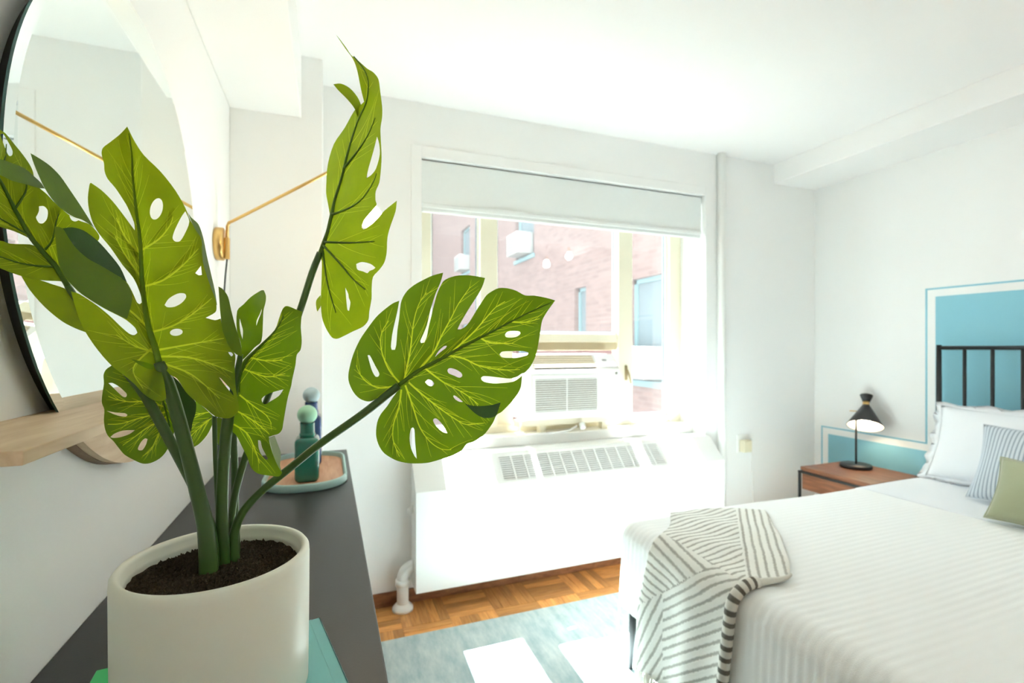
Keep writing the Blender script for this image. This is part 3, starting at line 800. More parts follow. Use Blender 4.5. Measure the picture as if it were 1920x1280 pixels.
# ---------------------------------------------------------------- bedside lamp
lp = on_z(1605, 876, nz)
lm = root('table_lamp', (lp.x, lp.y, nz), 'black cone-shaded table lamp lit on the nightstand', 'lamp')
LB = mat('lamp_black', (0.015, 0.015, 0.016), 0.42, var=0.2)
lathe('base', [(0.0001, 0), (0.084, 0), (0.087, 0.004), (0.087, 0.018), (0.083, 0.023), (0.0001, 0.024)], lp, LB, lm, 48)
tube('stem', [lp + Vector((0, 0, 0.022)), lp + Vector((0, 0, 0.2)), lp + Vector((0.004, 0, 0.335))], 0.0062, LB, lm, 12)
tocam = (Vector((0, 0, EYE)) - lp); tocam.z = 0; tocam.normalize()
side = Vector((-tocam.y, tocam.x, 0))                      # image right is -side
pc = unp(1622, 799, ray(1622, 799)[1] and (Vector((lp.x, lp.y, 0)).dot(Vector((SN, CS, 0)))) - 0.03)
ax = (Vector((0, 0, math.cos(math.radians(29)))) - tocam * math.sin(math.radians(29)) + side * 0.04).normalized()   # from opening towards the neck
sd = lathe('shade', [(0.098, 0.0), (0.098, 0.004), (0.020, 0.145), (0.017, 0.146), (0.0945, 0.002), (0.098, 0.0)], pc, LB, lm, 48, ax)
lathe('shade_lining', [(0.0940, 0.002), (0.0165, 0.143), (0.0001, 0.144)], pc, mat('lining_white', (0.9, 0.86, 0.78), 0.6), sd, 48, ax)
lathe('brass_collar', [(0.0185, 0.143), (0.0185, 0.168), (0.0001, 0.168)], pc, BRASS, lm, 30, ax)
lathe('top_flare', [(0.0001, 0.168), (0.019, 0.168), (0.034, 0.208), (0.036, 0.214), (0.032, 0.216), (0.0001, 0.20)], pc, LB, lm, 36, ax)
lathe('bulb', sphere_prof(0.027, 0.045), pc, emis('lamp_bulb_glow', (1.0, 0.86, 0.62), 30.0), lm, 20, ax)
jn = pc + ax * 0.10
tube('pivot_arm', [lp + Vector((0.004, 0, 0.33)), jn + side * 0.035 * 0], 0.005, BRASS, lm, 8)
tube('pivot_knob', [jn - side * 0.03, jn - side * 0.085], 0.003, BRASS, lm, 8)

# ================================================================= DRESSER
dx1, dy0, dy1, dz = 0.078, 0.30, 2.30, 0.867
DB = mat('dresser_black', (0.022, 0.023, 0.024), 0.40, var=0.15, scale=3, bump=0.02, bscale=300, spec=0.45)
ds = root('dresser', (-0.15, 1.3, 0.0), 'long black dresser standing against the left wall', 'dresser')
box('top', (XL + 0.001, dy0, dz - 0.022), (dx1, dy1, dz), DB, ds, 0.0025)
box('body', (XL + 0.018, dy0 + 0.015, 0.12), (dx1 - 0.022, dy1 - 0.015, dz - 0.022), DB, ds, 0.003)
for r in range(3):
    for c in range(3):
        y0 = dy0 + 0.02 + c * (dy1 - dy0 - 0.04) / 3 + 0.004; y1 = dy0 + 0.02 + (c + 1) * (dy1 - dy0 - 0.04) / 3 - 0.004
        z0 = 0.13 + r * 0.236; z1 = z0 + 0.228
        d = box('drawer', (dx1 - 0.024, y0, z0), (dx1 - 0.006, y1, z1), DB, ds, 0.003)
        lathe('knob', [(0.006, 0), (0.006, 0.012), (0.014, 0.016), (0.014, 0.022), (0.0001, 0.024)], (dx1 - 0.006, (y0 + y1) / 2, (z0 + z1) / 2), BRASS, d, 18, Vector((1, 0, 0)))
for x in (XL + 0.04, dx1 - 0.05):
    for y in (dy0 + 0.05, dy1 - 0.08): tube('leg', [(x, y, 0.13), (x, y, 0.0)], [0.02, 0.013], DB, ds, 12)

# ---------------------------------------------------------------- books under the pot
def book(name, cx, cy, z0, w, d, h, rot, cov, label):
    rt = root(name, (cx, cy, z0), label, 'book', 'books under the plant pot')
    c, s = math.cos(rot), math.sin(rot)
    def R(vs): return [Vector((cx + v.x * c - v.y * s, cy + v.x * s + v.y * c, v.z)) for v in vs]
    for zz0, zz1 in ((z0, z0 + 0.003), (z0 + h - 0.003, z0 + h)):
        v, f = box_data((-w / 2, -d / 2, zz0), (w / 2, d / 2, zz1), 0.001, 1); mk('cover', R(v), f, cov, rt)
    v, f = box_data((-w / 2 + 0.002, -d / 2 + 0.005, z0 + 0.003), (w / 2 - 0.005, d / 2 - 0.005, z0 + h - 0.003)); mk('page_block', R(v), f, mat('paper', (0.80, 0.78, 0.70), 0.9), rt)
    v, f = box_data((w / 2 - 0.003, -d / 2, z0), (w / 2, d / 2, z0 + h), 0.001, 1); mk('spine', R(v), f, cov, rt)
    v, f = box_data((w / 2 - 0.016, -d / 2 + 0.001, z0 + h - 0.0002), (w / 2 - 0.013, d / 2 - 0.001, z0 + h + 0.0006)); mk('hinge_ridge', R(v), f, cov, rt)
book('book', -0.163, 0.705, dz + 0.0005, 0.245, 0.26, 0.019, math.radians(5), mat('cover_green', (0.03, 0.44, 0.13), 0.45, var=0.05), 'bright green hardback book lowest under the plant pot')
book('book', -0.080, 0.675, dz + 0.0203, 0.195, 0.262, 0.016, math.radians(12), mat('cover_teal', (0.14, 0.42, 0.42), 0.5, var=0.05), 'teal hardback book directly under the plant pot')

# ---------------------------------------------------------------- tray and bottles
tx0, tx1, ty0, ty1 = -0.203, 0.062, 1.665, 2.185
tr = root('tray', ((tx0 + tx1) / 2, (ty0 + ty1) / 2, dz), 'long rounded wooden tray with a pale teal rim on the dresser', 'tray')
def stadium(off, n=16, rr=0.115):
    P = []
    x0, x1, y0, y1 = tx0 + off, tx1 - off, ty0 + off, ty1 - off; r = rr - off
    for (cx_, cy_, a0) in ((x1 - r, y1 - r, 0), (x0 + r, y1 - r, 90), (x0 + r, y0 + r, 180), (x1 - r, y0 + r, 270)):
        for k in range(n + 1):
            a = math.radians(a0 + 90 * k / n); P.append((cx_ + r * math.cos(a), cy_ + r * math.sin(a)))
    return P
AQUA = mat('tray_aqua', (0.36, 0.55, 0.53), 0.45, var=0.04)
mk('tray_base', *prism_data(stadium(0.006), dz + 0.0005, dz + 0.008), TRAYWOOD, tr)
prs = [(0.010, dz), (0.002, dz + 0.001), (0.0, dz + 0.004), (0.0, dz + 0.022), (0.003, dz + 0.026), (0.008, dz + 0.026), (0.011, dz + 0.022), (0.011, dz + 0.008)]
V, F = [], []
K = len(stadium(0))
for off, z in prs: V += [Vector((*p, z)) for p in stadium(off)]
for i in range(len(prs) - 1):
    for k in range(K): F.append([i * K + k, i * K + (k + 1) % K, (i + 1) * K + (k + 1) % K, (i + 1) * K + k])
mk('rim', V, F, AQUA, tr, True)
def bottle(name, x, y, wx, wy, hb, hn, rb, body, ball, label):
    z0 = dz + 0.0082
    rt = root(name, (x, y, z0), label, 'bottle', 'ball-stoppered bottles on the tray')
    v, f = box_data((x - wx / 2, y - wy / 2, z0), (x + wx / 2, y + wy / 2, z0 + hb), 0.016, 5)
    mk('body', v, f, body, rt, True)
    lathe('neck', [(0.024, hb - 0.004), (0.0235, hb + hn * 0.5), (0.0235, hb + hn)], (x, y, z0), body, rt, 30)
    lathe('collar', [(0.0245, hb), (0.0262, hb + 0.003), (0.0262, hb + 0.010), (0.0245, hb + 0.012)], (x, y, z0), body, rt, 30)
    lathe('ball_stopper', sphere_prof(rb, hb + hn + rb * 0.86), (x, y, z0), ball, rt, 32)
bottle('green_bottle', -0.066, 1.80, 0.076, 0.105, 0.147, 0.046, 0.032, mat('bottle_green', (0.015, 0.17, 0.12), 0.25, var=0.3, coat=0.5), mat('ball_mint', (0.33, 0.60, 0.42), 0.45), 'dark green bottle with a mint ball stopper on the tray')
bottle('blue_bottle', -0.060, 2.03, 0.074, 0.10, 0.192, 0.046, 0.031, mat('bottle_navy', (0.02, 0.06, 0.19), 0.25, var=0.2, coat=0.5), mat('ball_grey', (0.36, 0.47, 0.50), 0.45), 'navy blue bottle with a grey ball stopper behind the green one')

# ================================================================= MIRROR WITH SHELF
MC, MR_ = Vector((0, 1.20, 1.55)), 0.45
XG = -0.357
mi = root('round_mirror', (XL, 1.2, 1.10), 'large round mirror with a pale wooden shelf on the left wall', 'mirror')
zs1, zs0 = 1.2352, 1.2215
def seg_poly(R, zmin=None, zmax=None, n=96):
    P = []
    for k in range(n):
        a = 2 * math.pi * k / n; y, z = MC.y + R * math.cos(a), MC.z + R * math.sin(a)
        P.append((y, z))
    if zmin is not None:
        d = MC.z - zmin; hc = math.sqrt(R * R - d * d); a0 = math.atan2(-d, hc)
        a1 = math.pi - a0
        P = [(MC.y + R * math.cos(a0 + (a1 - a0) * k / n), MC.z + R * math.sin(a0 + (a1 - a0) * k / n)) for k in range(n + 1)]
    if zmax is not None:
        d = MC.z - zmax; hc = math.sqrt(R * R - d * d); a0 = math.atan2(-d, hc); a1 = -math.pi - a0
        P = [(MC.y + R * math.cos(a0 + (a1 - a0) * k / n), MC.z + R * math.sin(a0 + (a1 - a0) * k / n)) for k in range(n + 1)][::-1]
    return P
mk('backing', *prism_data(seg_poly(MR_ - 0.026, zmin=zs1), XL + 0.0005, XG - 0.004, 0), mat('backing_black', (0.012, 0.014, 0.013), 0.5), mi)
MIR = mat('mirror_silver', (0.90, 0.95, 0.93), 0.015, 1.0, var=0.01)
Po, Pi = seg_poly(MR_, zmin=zs1), seg_poly(MR_ - 0.016, zmin=zs1 + 0.012)
n_ = len(Po)
V = [Vector((XG - 0.0022, *p)) for p in Po] + [Vector((XG, *p)) for p in Pi]
F = [[i, (i + 1) % n_, n_ + (i + 1) % n_, n_ + i] for i in range(n_)] + [[n_ + i for i in range(n_)]]
mk('mirror_glass', V, F, MIR, mi)
mk('glass_edge', *prism_data(seg_poly(MR_, zmin=zs1), XG - 0.0055, XG - 0.0023, 0), mat('glass_edge_green', (0.05, 0.12, 0.11), 0.2), mi)
mk('lower_panel', *prism_data(seg_poly(MR_ - 0.002, zmax=zs0), XG - 0.012, XG, 0), OAK, mi)
mk('lower_panel_edge', *prism_data(seg_poly(MR_ - 0.001, zmax=zs0), XL + 0.0005, XG - 0.012, 0), OAKEDGE, mi)
box('shelf', (XL + 0.0005, 0.568, zs0), (-0.258, 1.83, zs1), OAK, mi, 0.0012)

# ================================================================= WALL SCONCE
sy, sz = 2.055, on_x(405, 457, XL)[2]
sc = root('wall_sconce', (XL, sy, sz - 0.065), 'brass swing-arm wall light mounted beside the mirror', 'wall light')
lathe('wall_plate', [(0.0001, 0), (0.058, 0), (0.060, 0.003), (0.060, 0.024), (0.057, 0.028), (0.0001, 0.028)], (XL, sy, sz), BRASS, sc, 48, Vector((1, 0, 0)))
box('pivot_block', (XL + 0.028, sy - 0.010, sz - 0.055), (XL + 0.045, sy + 0.010, sz + 0.025), BRASS, sc, 0.003)
S0 = Vector((XL + 0.037, sy, sz + 0.02)); S1 = Vector((XL + 0.037, sy, sz + 0.066)); S2 = Vector((XL + 0.058, sy - 0.016, sz + 0.085))
E = Vector((0.115, 1.735, EYE + 0.655))
tube('arm', [S0, S1, S1 + (S2 - S1) * 0.5 + Vector((-.003, 0, .004)), S2, S2.lerp(E, 0.5), E], 0.0055, BRASS, sc, 12)
Bp = on_y(690, 405, 1.75); Bp = Vector((E.x + 0.02, E.y, Bp.z))
tube('lamp_cord', [E, E.lerp(Bp, 0.4), Bp + Vector((0, 0, 0.08))], 0.003, mat('cord_black', (0.02, 0.03, 0.035), 0.6), sc, 8)
lathe('socket', [(0.0001, 0.10), (0.014, 0.098), (0.017, 0.07), (0.017, 0.035), (0.0001, 0.035)], Bp, BRASS, sc, 24)
lathe('globe_bulb', [(0.0001, 0.04), (0.014, 0.038)] + sphere_prof(0.040, -0.006, 60, -90, 16), Bp, emis('sconce_bulb_glow', (1.0, 0.80, 0.52), 34.0), sc, 30)
tube('power_cord', [(XL + 0.036, sy, sz - 0.055), (XL + 0.030, sy + 0.002, sz - 0.12), (XL + 0.018, sy + 0.004, sz - 0.3), (XL + 0.010, sy + 0.0, sz - 0.6), (XL + 0.006, sy, dz + 0.006)], 0.003, mat('cord_black', (0.02, 0.03, 0.035), 0.6), sc, 8)
# ================================================================= POTTED MONSTERA
PC = Vector((-0.124, 0.672, 0.0)); PZ0, PZ1 = dz + 0.0373, EYE - 0.250
plant = root('potted_monstera', (PC.x, PC.y, PZ0), 'tall split-leaf monstera in a plain off-white pot on the black dresser', 'potted plant')
POTM = mat('pot_ceramic', (0.83, 0.84, 0.74), 0.38, var=0.03, scale=4, spec=0.45)
hp = PZ1 - PZ0
pot = lathe('pot', [(0.0001, 0), (0.093, 0), (0.098, 0.003), (0.1005, 0.010), (0.1015, hp * 0.5), (0.1020, hp - 0.012), (0.1015, hp - 0.004), (0.0985, hp), (0.0945, hp - 0.001),
              (0.0915, hp - 0.005), (0.0905, hp - 0.012), (0.0895, hp - 0.0125), (0.0888, hp - 0.016), (0.0875, hp - 0.045), (0.0001, hp - 0.046)], (PC.x, PC.y, PZ0), POTM, plant, 96)
dot = on_z(419, 1143, PZ1 - 0.05)
q = Vector((dot.x - PC.x, dot.y - PC.y, 0)).normalized()
# soil: lumpy disc of crumbs
SOIL = mat('potting_soil', (0.025, 0.018, 0.011), 0.95, scale=220, col2=(0.15, 0.115, 0.075), bump=0.9, bscale=420, spec=0.15)
zs_ = PZ1 - 0.021
V, F = [], []
NR, NA = 34, 110
for i in range(NR + 1):
    for k in range(NA):
        r = 0.0885 * i / NR; a = 2 * math.pi * k / NA
        hgt = random.uniform(-0.0016, 0.0022) + 0.0015 * math.sin(a * 3 + r * 60) + 0.003 * (1 - i / NR)
        V.append(Vector((PC.x + r * math.cos(a) + random.uniform(-.0006, .0006), PC.y + r * math.sin(a) + random.uniform(-.0006, .0006), zs_ + hgt)))
for i in range(NR):
    for k in range(NA): F.append([i * NA + k, (i + 1) * NA + k, (i + 1) * NA + (k + 1) % NA, i * NA + (k + 1) % NA])
mk('soil', V, F, SOIL, plant)
parts = []
for k in range(2600):
    r = 0.0865 * math.sqrt(random.random()); a = random.uniform(0, 6.283); s = random.uniform(0.0010, 0.0030)
    c = Vector((PC.x + r * math.cos(a), PC.y + r * math.sin(a), zs_ + 0.0015 + 0.003 * (1 - r / 0.0885)))
    t = [Vector((random.gauss(0, 1), random.gauss(0, 1), random.gauss(0, 1))).normalized() * s for _ in range(4)]
    vs = [c + Vector((s, 0, 0)), c + Vector((-s * .6, s, 0)), c + Vector((-s * .5, -s, -s * .3)), c + Vector((0, 0, s * 1.2)) + t[0] * .4, c + Vector((0, s * .2, -s))]
    parts.append((vs, [[0, 1, 3], [1, 2, 3], [2, 0, 3], [1, 0, 4], [2, 1, 4], [0, 2, 4]]))
so_ = mk('soil_crumbs', *join(*parts), SOIL, plant); so_['kind'] = 'stuff'

# ---------------------------------------------------------------- leaves
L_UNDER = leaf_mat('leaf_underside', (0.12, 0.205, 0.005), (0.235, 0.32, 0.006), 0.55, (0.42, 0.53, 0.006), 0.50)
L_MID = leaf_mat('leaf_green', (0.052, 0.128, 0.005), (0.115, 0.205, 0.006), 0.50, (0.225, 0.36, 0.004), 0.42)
L_UP_SHADE = leaf_mat('leaf_upper_shaded', (0.075, 0.150, 0.015), (0.125, 0.21, 0.018), 0.32, (0.26, 0.40, 0.012), 0.34, 0.5)  # glossier upper face, with the shade of unlit lobes put into its green
L_SHADE = leaf_mat('leaf_shaded_face', (0.018, 0.060, 0.008), (0.03, 0.085, 0.012), 0.10, (0.08, 0.17, 0.012), 0.40, 0.4)  # leaf green darkened to paint in the shade on turned-away flaps
VEIN = leaf_mat('vein_yellow', (0.42, 0.52, 0.02), (0.55, 0.62, 0.03), 0.50, (0.75, 0.82, 0.03), 0.45)
RIB = leaf_mat('midrib_green', (0.07, 0.15, 0.012), (0.11, 0.20, 0.015), 0.20, (0.25, 0.40, 0.02), 0.40)
STEM = mat('petiole_green', (0.035, 0.085, 0.016), 0.34, var=0.4, scale=30, col2=(0.055, 0.11, 0.020), spec=0.5)

class Field:                                              # smooth depth over the leaf (thin-plate spline on 1/depth)
    def __init__(s, pts):
        P = np.array([p[:2] for p in pts], float) / 100.0; w = 1.0 / np.array([p[2] for p in pts], float)
        n = len(P); d = np.linalg.norm(P[:, None] - P[None], axis=2)
        K = np.where(d > 0, d * d * np.log(d + 1e-12), 0) + np.eye(n) * 0.02
        A = np.zeros((n + 3, n + 3)); A[:n, :n] = K; A[:n, n] = 1; A[:n, n + 1:] = P; A[n, :n] = 1; A[n + 1:, :n] = P.T
        s.c = np.linalg.lstsq(A, np.concatenate([w, [0, 0, 0]]), rcond=None)[0]; s.P = P
    def __call__(s, u, v):
        p = np.array([u, v]) / 100.0; d = np.linalg.norm(s.P - p, axis=1)
        k = np.where(d > 0, d * d * np.log(d + 1e-12), 0)
        n = len(s.P)
        return 1.0 / float(s.c[:n] @ k + s.c[n] + s.c[n + 1] * p[0] + s.c[n + 2] * p[1])
def inpoly(p, poly):
    x, y = p; c = False; n = len(poly); j = n - 1
    for i in range(n):
        xi, yi = poly[i]; xj, yj = poly[j]
        if (yi > y) != (yj > y) and x < (xj - xi) * (y - yi) / (yj - yi) + xi: c = not c
        j = i
    return c
def smooth_closed(P, sub=3, corner=55):
    out = []; n = len(P)
    for i in range(n):
        p0, p1, p2, p3 = [np.array(P[(i + d) % n], float) for d in (-1, 0, 1, 2)]
        def ang(a, b, c):
            x, y = b - a, c - b
            return math.degrees(math.acos(max(-1, min(1, float(x @ y) / (np.linalg.norm(x) * np.linalg.norm(y) + 1e-9)))))
        if ang(p0, p1, p2) > corner: p0 = p1 - (p2 - p1) * 0.3
        if ang(p1, p2, p3) > corner: p3 = p2 + (p2 - p1) * 0.3
        m = sub if np.linalg.norm(p2 - p1) > 6 else 2
        for k in range(m):
            t = k / m
            # centripetal-ish: limit tangents to the segment length
            l = np.linalg.norm(p2 - p1)
            t1 = (p2 - p0) * 0.5; t2 = (p3 - p1) * 0.5
            for T in (t1, t2):
                q = np.linalg.norm(T)
                if q > l: T *= l / q
            h00, h10, h01, h11 = 2 * t ** 3 - 3 * t * t + 1, t ** 3 - 2 * t * t + t, -2 * t ** 3 + 3 * t * t, t ** 3 - t * t
            out.append(tuple(h00 * p1 + h10 * t1 + h01 * p2 + h11 * t2))
    return out
def smooth_open(P, step=7.0):
    out = []; n = len(P)
    for i in range(n - 1):
        p0, p1, p2, p3 = [np.array(P[min(max(i + d, 0), n - 1)], float) for d in (-1, 0, 1, 2)]
        m = max(1, int(np.linalg.norm((p2 - p1)[:2]) / step))
        for k in range(m):
            t = k / m
            out.append(0.5 * (2 * p1 + (p2 - p0) * t + (2 * p0 - 5 * p1 + 4 * p2 - p3) * t * t + (3 * p1 - p0 - 3 * p2 + p3) * t ** 3))
    out.append(np.array(P[-1], float))
    return out
def seg_dist(pts, lines):
    """distance of each point to a set of polylines"""
    D = np.full(len(pts), 1e9)
    for ln in lines:
        for a, b in zip(ln[:-1], ln[1:]):
            a, b = np.array(a[:2], float), np.array(b[:2], float); ab = b - a
            t = np.clip(((pts - a) @ ab) / (ab @ ab + 1e-9), 0, 1)
            D = np.minimum(D, np.linalg.norm(pts - a - t[:, None] * ab, axis=1))
    return D
def strip_poly(path, w0, w1):
    n = len(path); A_, B_ = [], []
    for k in range(n):
        t = path[min(k + 1, n - 1)] - path[max(k - 1, 0)]; t = t / (np.linalg.norm(t) + 1e-9); nn = np.array([-t[1], t[0]])
        w = (w0 + (w1 - w0) * k / max(1, n - 1)) / 2
        A_.append(path[k] + nn * w); B_.append(path[k] - nn * w)
    return A_ + B_[::-1]
def patch(outline, holes, depth, veins, mid, step=9.0, crease=0.0022, dz_=0.0, strips=()):
    O = smooth_closed(outline); Hs = [smooth_closed(h, 3, 80) for h in holes]
    pts = [tuple(p) for p in O]; edges = [(i, (i + 1) % len(O)) for i in range(len(O))]
    for h in Hs:
        n = len(pts); pts += [tuple(p) for p in h]; edges += [(n + i, n + (i + 1) % len(h)) for i in range(len(h))]
    for path, w0, w1 in strips:
        sp_ = strip_poly(path, w0, w1); n = len(pts); pts += [tuple(p) for p in sp_]; edges += [(n + i, n + (i + 1) % len(sp_)) for i in range(len(sp_))]
    A = np.array(O); lo, hi = A.min(0), A.max(0)
    j = 0; y = lo[1]
    bd = np.array(pts)
    while y < hi[1]:
        x = lo[0] + (step / 2 if j % 2 else 0)
        while x < hi[0]:
            if inpoly((x, y), O) and not any(inpoly((x, y), h) for h in Hs) and np.min(np.abs(bd - (x, y)).sum(1)) > step * 0.5: pts.append((x, y))
            x += step
        y += step * 0.87; j += 1
    r = delaunay_2d_cdt([Vector(p) for p in pts], edges, [], 0, 1e-4)
    vs, fs = r[0], r[2]
    F = []
    for f in fs:
        c = (sum(vs[i].x for i in f) / len(f), sum(vs[i].y for i in f) / len(f))
        if inpoly(c, O) and not any(inpoly(c, h) for h in Hs): F.append(list(f))
    P2 = np.array([(v.x, v.y) for v in vs])
    off = np.zeros(len(P2))
    if veins: off += crease * np.exp(-(seg_dist(P2, veins) / 8.0) ** 2)
    if mid: off += crease * 1.6 * np.exp(-(seg_dist(P2, [mid]) / 14.0) ** 2)
    V = [unp(p[0], p[1], depth(p[0], p[1]) + o + dz_) for p, o in zip(P2, off)]
    isv = np.zeros(len(F), bool)
    if strips:
        C = np.array([P2[f].mean(0) for f in F])
        for path, w0, w1 in strips:
            n = len(path)
            lo_, hi_ = np.min(path, 0) - 3, np.max(path, 0) + 3
            ix = np.where(((C >= lo_) & (C <= hi_)).all(1) & ~isv)[0]
            if not len(ix): continue
            c = C[ix]; hit = np.zeros(len(ix), bool)
            for k in range(n - 1):
                a, b = path[k], path[k + 1]; ab = b - a
                t = np.clip(((c - a) @ ab) / (ab @ ab + 1e-9), 0, 1)
                hit |= np.linalg.norm(c - a - t[:, None] * ab, axis=1) < 0.5 * (w0 + (w1 - w0) * (k + t) / max(1, n - 1))
            isv[ix[hit]] = True
    return V, F, O, Hs, isv
def fine_paths(outl, hol, veins, mid, dens):
    O = smooth_closed(outl); Hs = [smooth_closed(h, 3, 80) for h in hol]; out = []
    def ok(p): return inpoly(p, O) and not any(inpoly(p, h) for h in Hs)
    for ln in [smooth_open(v_, 4.0) for v_ in veins] + ([smooth_open(mid, 4.0)] if mid else []):
        acc = random.uniform(2, dens)
        for i in range(2, len(ln) - 1):
            acc += np.linalg.norm(ln[i][:2] - ln[i - 1][:2])
            if acc < dens: continue
            acc = random.uniform(-3, 3)
            d0 = (ln[i + 1] - ln[i - 1])[:2]; d0 = d0 / (np.linalg.norm(d0) + 1e-9)
            for sgn in (-1, 1):
                if random.random() < 0.25: continue
                p = ln[i][:2].copy(); path = [p.copy()]
                th = math.atan2(d0[1], d0[0]) + sgn * math.radians(random.uniform(14, 30)); bend = -sgn * math.radians(random.uniform(-0.5, 2.6)); Lm = random.uniform(35, 105); tot = 0
                while tot < Lm:
                    p = p + 8.0 * np.array([math.cos(th), math.sin(th)]); th += bend; tot += 8
                    if not ok(tuple(p + 5.0 * np.array([math.cos(th), math.sin(th)]))): break
                    path.append(p.copy())
                if len(path) >= 3: out.append((path, 0.95, 0.3))
    return out
def build_leaf(label, patches, mid, veins, depth, ribw=(5.5, 1.5), veinw=(2.2, 0.9), vmat=None, rmat=None, fine=True, crease=0.0022, dens=15.0, flat=True):
    """patches: list of (outline, holes, material, depth field or None, creased?)"""
    mats, fm, V, F, VF = [], [], [], [], []
    for outl, hol, m, fld, cr in patches:
        fld = fld or depth; strips = []
        if cr:
            if flat: strips += [([q_[:2] for q_ in smooth_open(v_, 7.0)], veinw[0], veinw[1]) for v_ in veins]
            if fine: strips += fine_paths(outl, hol, veins, mid, dens)
        v, f, O, Hs, isv = patch(outl, hol, fld, veins if cr else None, mid if cr else None, crease=crease, strips=strips)
        if m not in mats: mats.append(m)
        n = len(V); V += v
        for q_, iv in zip(f, isv):
            q_ = [i + n for i in q_]
            if iv: VF.append(q_)
            else: F.append(q_); fm.append(mats.index(m))
    lf = mk('leaf', V, F, None, plant, True, fmat=fm, mats=mats); lf['label'] = label
    if VF:
        used = sorted({i for q_ in VF for i in q_}); ren = {a: b for b, a in enumerate(used)}
        vo = mk('vein_network', [V[i] for i in used], [[ren[i] for i in q_] for q_ in VF], VEIN, lf, True); vo['kind'] = 'stuff'; vo['label'] = 'pale yellow-green veins'
    def rib(pl, w0, w1, lift, cz):
        P = smooth_open(pl); n = len(P)
        pts = [unp(p[0], p[1], depth(p[0], p[1]) + cz - lift) for p in P]
        rad = [(w0 + (w1 - w0) * (i / max(1, n - 1)) ** 0.8) / 2 / FPX * depth(P[i][0], P[i][1]) for i in range(n)]
        return tube_data(pts, rad, 8)
    if mid: mk('midrib', *rib(mid, ribw[0], ribw[1], 0.0004, crease * 1.6), rmat or RIB, lf, True)
    if not flat:
        for vn in veins: mk('side_vein', *rib(vn, veinw[0], veinw[1], 0.0002, crease), vmat or VEIN, lf, True)
    return lf
def ell(cx, cy, a, b, ang, n=12):
    c, s = math.cos(math.radians(ang)), math.sin(math.radians(ang))
    return [(cx + a * math.cos(2 * math.pi * k / n) * c - b * math.sin(2 * math.pi * k / n) * s, cy + a * math.cos(2 * math.pi * k / n) * s + b * math.sin(2 * math.pi * k / n) * c) for k in range(n)]

# --- leaf 1: big leaf front and centre-left
o1 = [(238.5,237),(252.6,265),(270,291),(300.6,321),(328.7,356.6),(347.5,389.4),(357,413),(371,436),(378,450),(380,488),(384,505),(394,535),(404,561),(406,574),(404,585),(385.6,595.6),(403,600),(413.5,597),
      (420,625),(430,650),(441,665),(440,690),(442,725),(446,750),(448,768),(436,781.5),(420,784),(401.5,779),(385.6,765.6),(364,749.7),(348,734),(332.5,710),(319,702),(306,686),(299,684),(304,700),(309,722),(311.8,747),(303,752),(287,749.7),
      (268.7,737.7),(252.8,720.5),(234,704.5),(210,686),(184,657),(160,622),(146.6,593),(133,546),(149,551),(184,574),(208,594),(226,611.5),(242,625),(251.5,628),(257.6,623.5),(253,614),(237,600),(221,591),(197,579),(169,562),(146,545.6),
      (122,519),(110.6,495),(105,457.5),(102,424),(117,427.5),(127.5,444),(142.5,465),(165,484.7),(187.5,497),(215.6,513.8),(236,527),(247.5,546),(257,567),(262,570),(267,566),(261,545),(250,521),(230,497),(207,464),(186,438.6),(174,417.5),
      (167,394),(164.7,370.6),(168,345),(170.5,342.5),(190.5,356.6),(211.6,377.6),(230,401),(244,420),(252.6,431.5),(251.4,417.5),(239.7,389.4),(230,373),(216,352),(202,335.5),(196,321),(195,307),(190.5,288.6),(193,277),(207,266),(225.6,251)]
h1 = [ell(293.3, 391.5, 20.5, 11.5, 105), [(347.5,396),(355,415),(347.5,436),(338,451.5),(328.7,452.6),(323.6,445.6),(328.7,429),(340.5,405.8)], [(366,512),(377,498),(378.5,515),(373,516)],
      [(308.6,571.7),(316.5,559.8),(332.5,550.5),(345.8,550),(349,557),(340.5,567.7),(327,575),(314,575.7)], ell(330.6, 622.7, 12, 6.6, -6), [(246,673),(268.7,678),(288,684.6),(287,691.8),(276.7,691),(260.8,683)],
      [(428,660),(434,660.5),(437,665),(434,668),(430,664)], [(411,707),(415,710),(436,733.7),(438,741.7),(433.4,736.4),(420,720)]]
mid1 = [(298,680),(290,648.7),(279,614),(271,566),(266.5,526),(264.5,490),(262,440),(256,395),(249.5,336),(247,288.6),(242,250)]
vn1 = [[(265,469),(298,448),(319,422),(324,406)],[(269,537),(306,525),(340,500),(372,466)],[(285,622),(322,611.5),(359,590),(397,559)],[(296,656),(346,647),(420,634)],[(300,668),(354,670),(399,683),(436,698)],
       [(302,680),(359,702),(412,747)],[(291,660),(253,648.7),(218,627.5)],[(280,617),(253,590),(221,566),(173,540),(130,490)],[(265,520),(235,478),(216,443)],[(264,476),(237,448),(218,408)],[(288,650),(250,690),(268,728)]]
f1 = Field([(300,680,.548),(271,566,.556),(262,440,.552),(249,335,.530),(238,240,.500),(168,345,.535),(170,400,.540),(102,424,.500),(120,500,.512),(180,540,.528),(135,550,.520),(180,650,.530),(250,715,.532),(305,750,.528),
            (378,450,.560),(404,570,.566),(440,690,.566),(445,765,.545),(385,765,.545),(330,360,.548)])
f1b = Field([(117,427,.510),(178,447,.545),(236,525,.545),(165,484,.530),(204,474,.555),(142,465,.522)])
f1c = Field([(359,408,.560),(388,480,.575),(406,572,.572),(378,450,.562),(379,480,.563),(395,540,.570)])
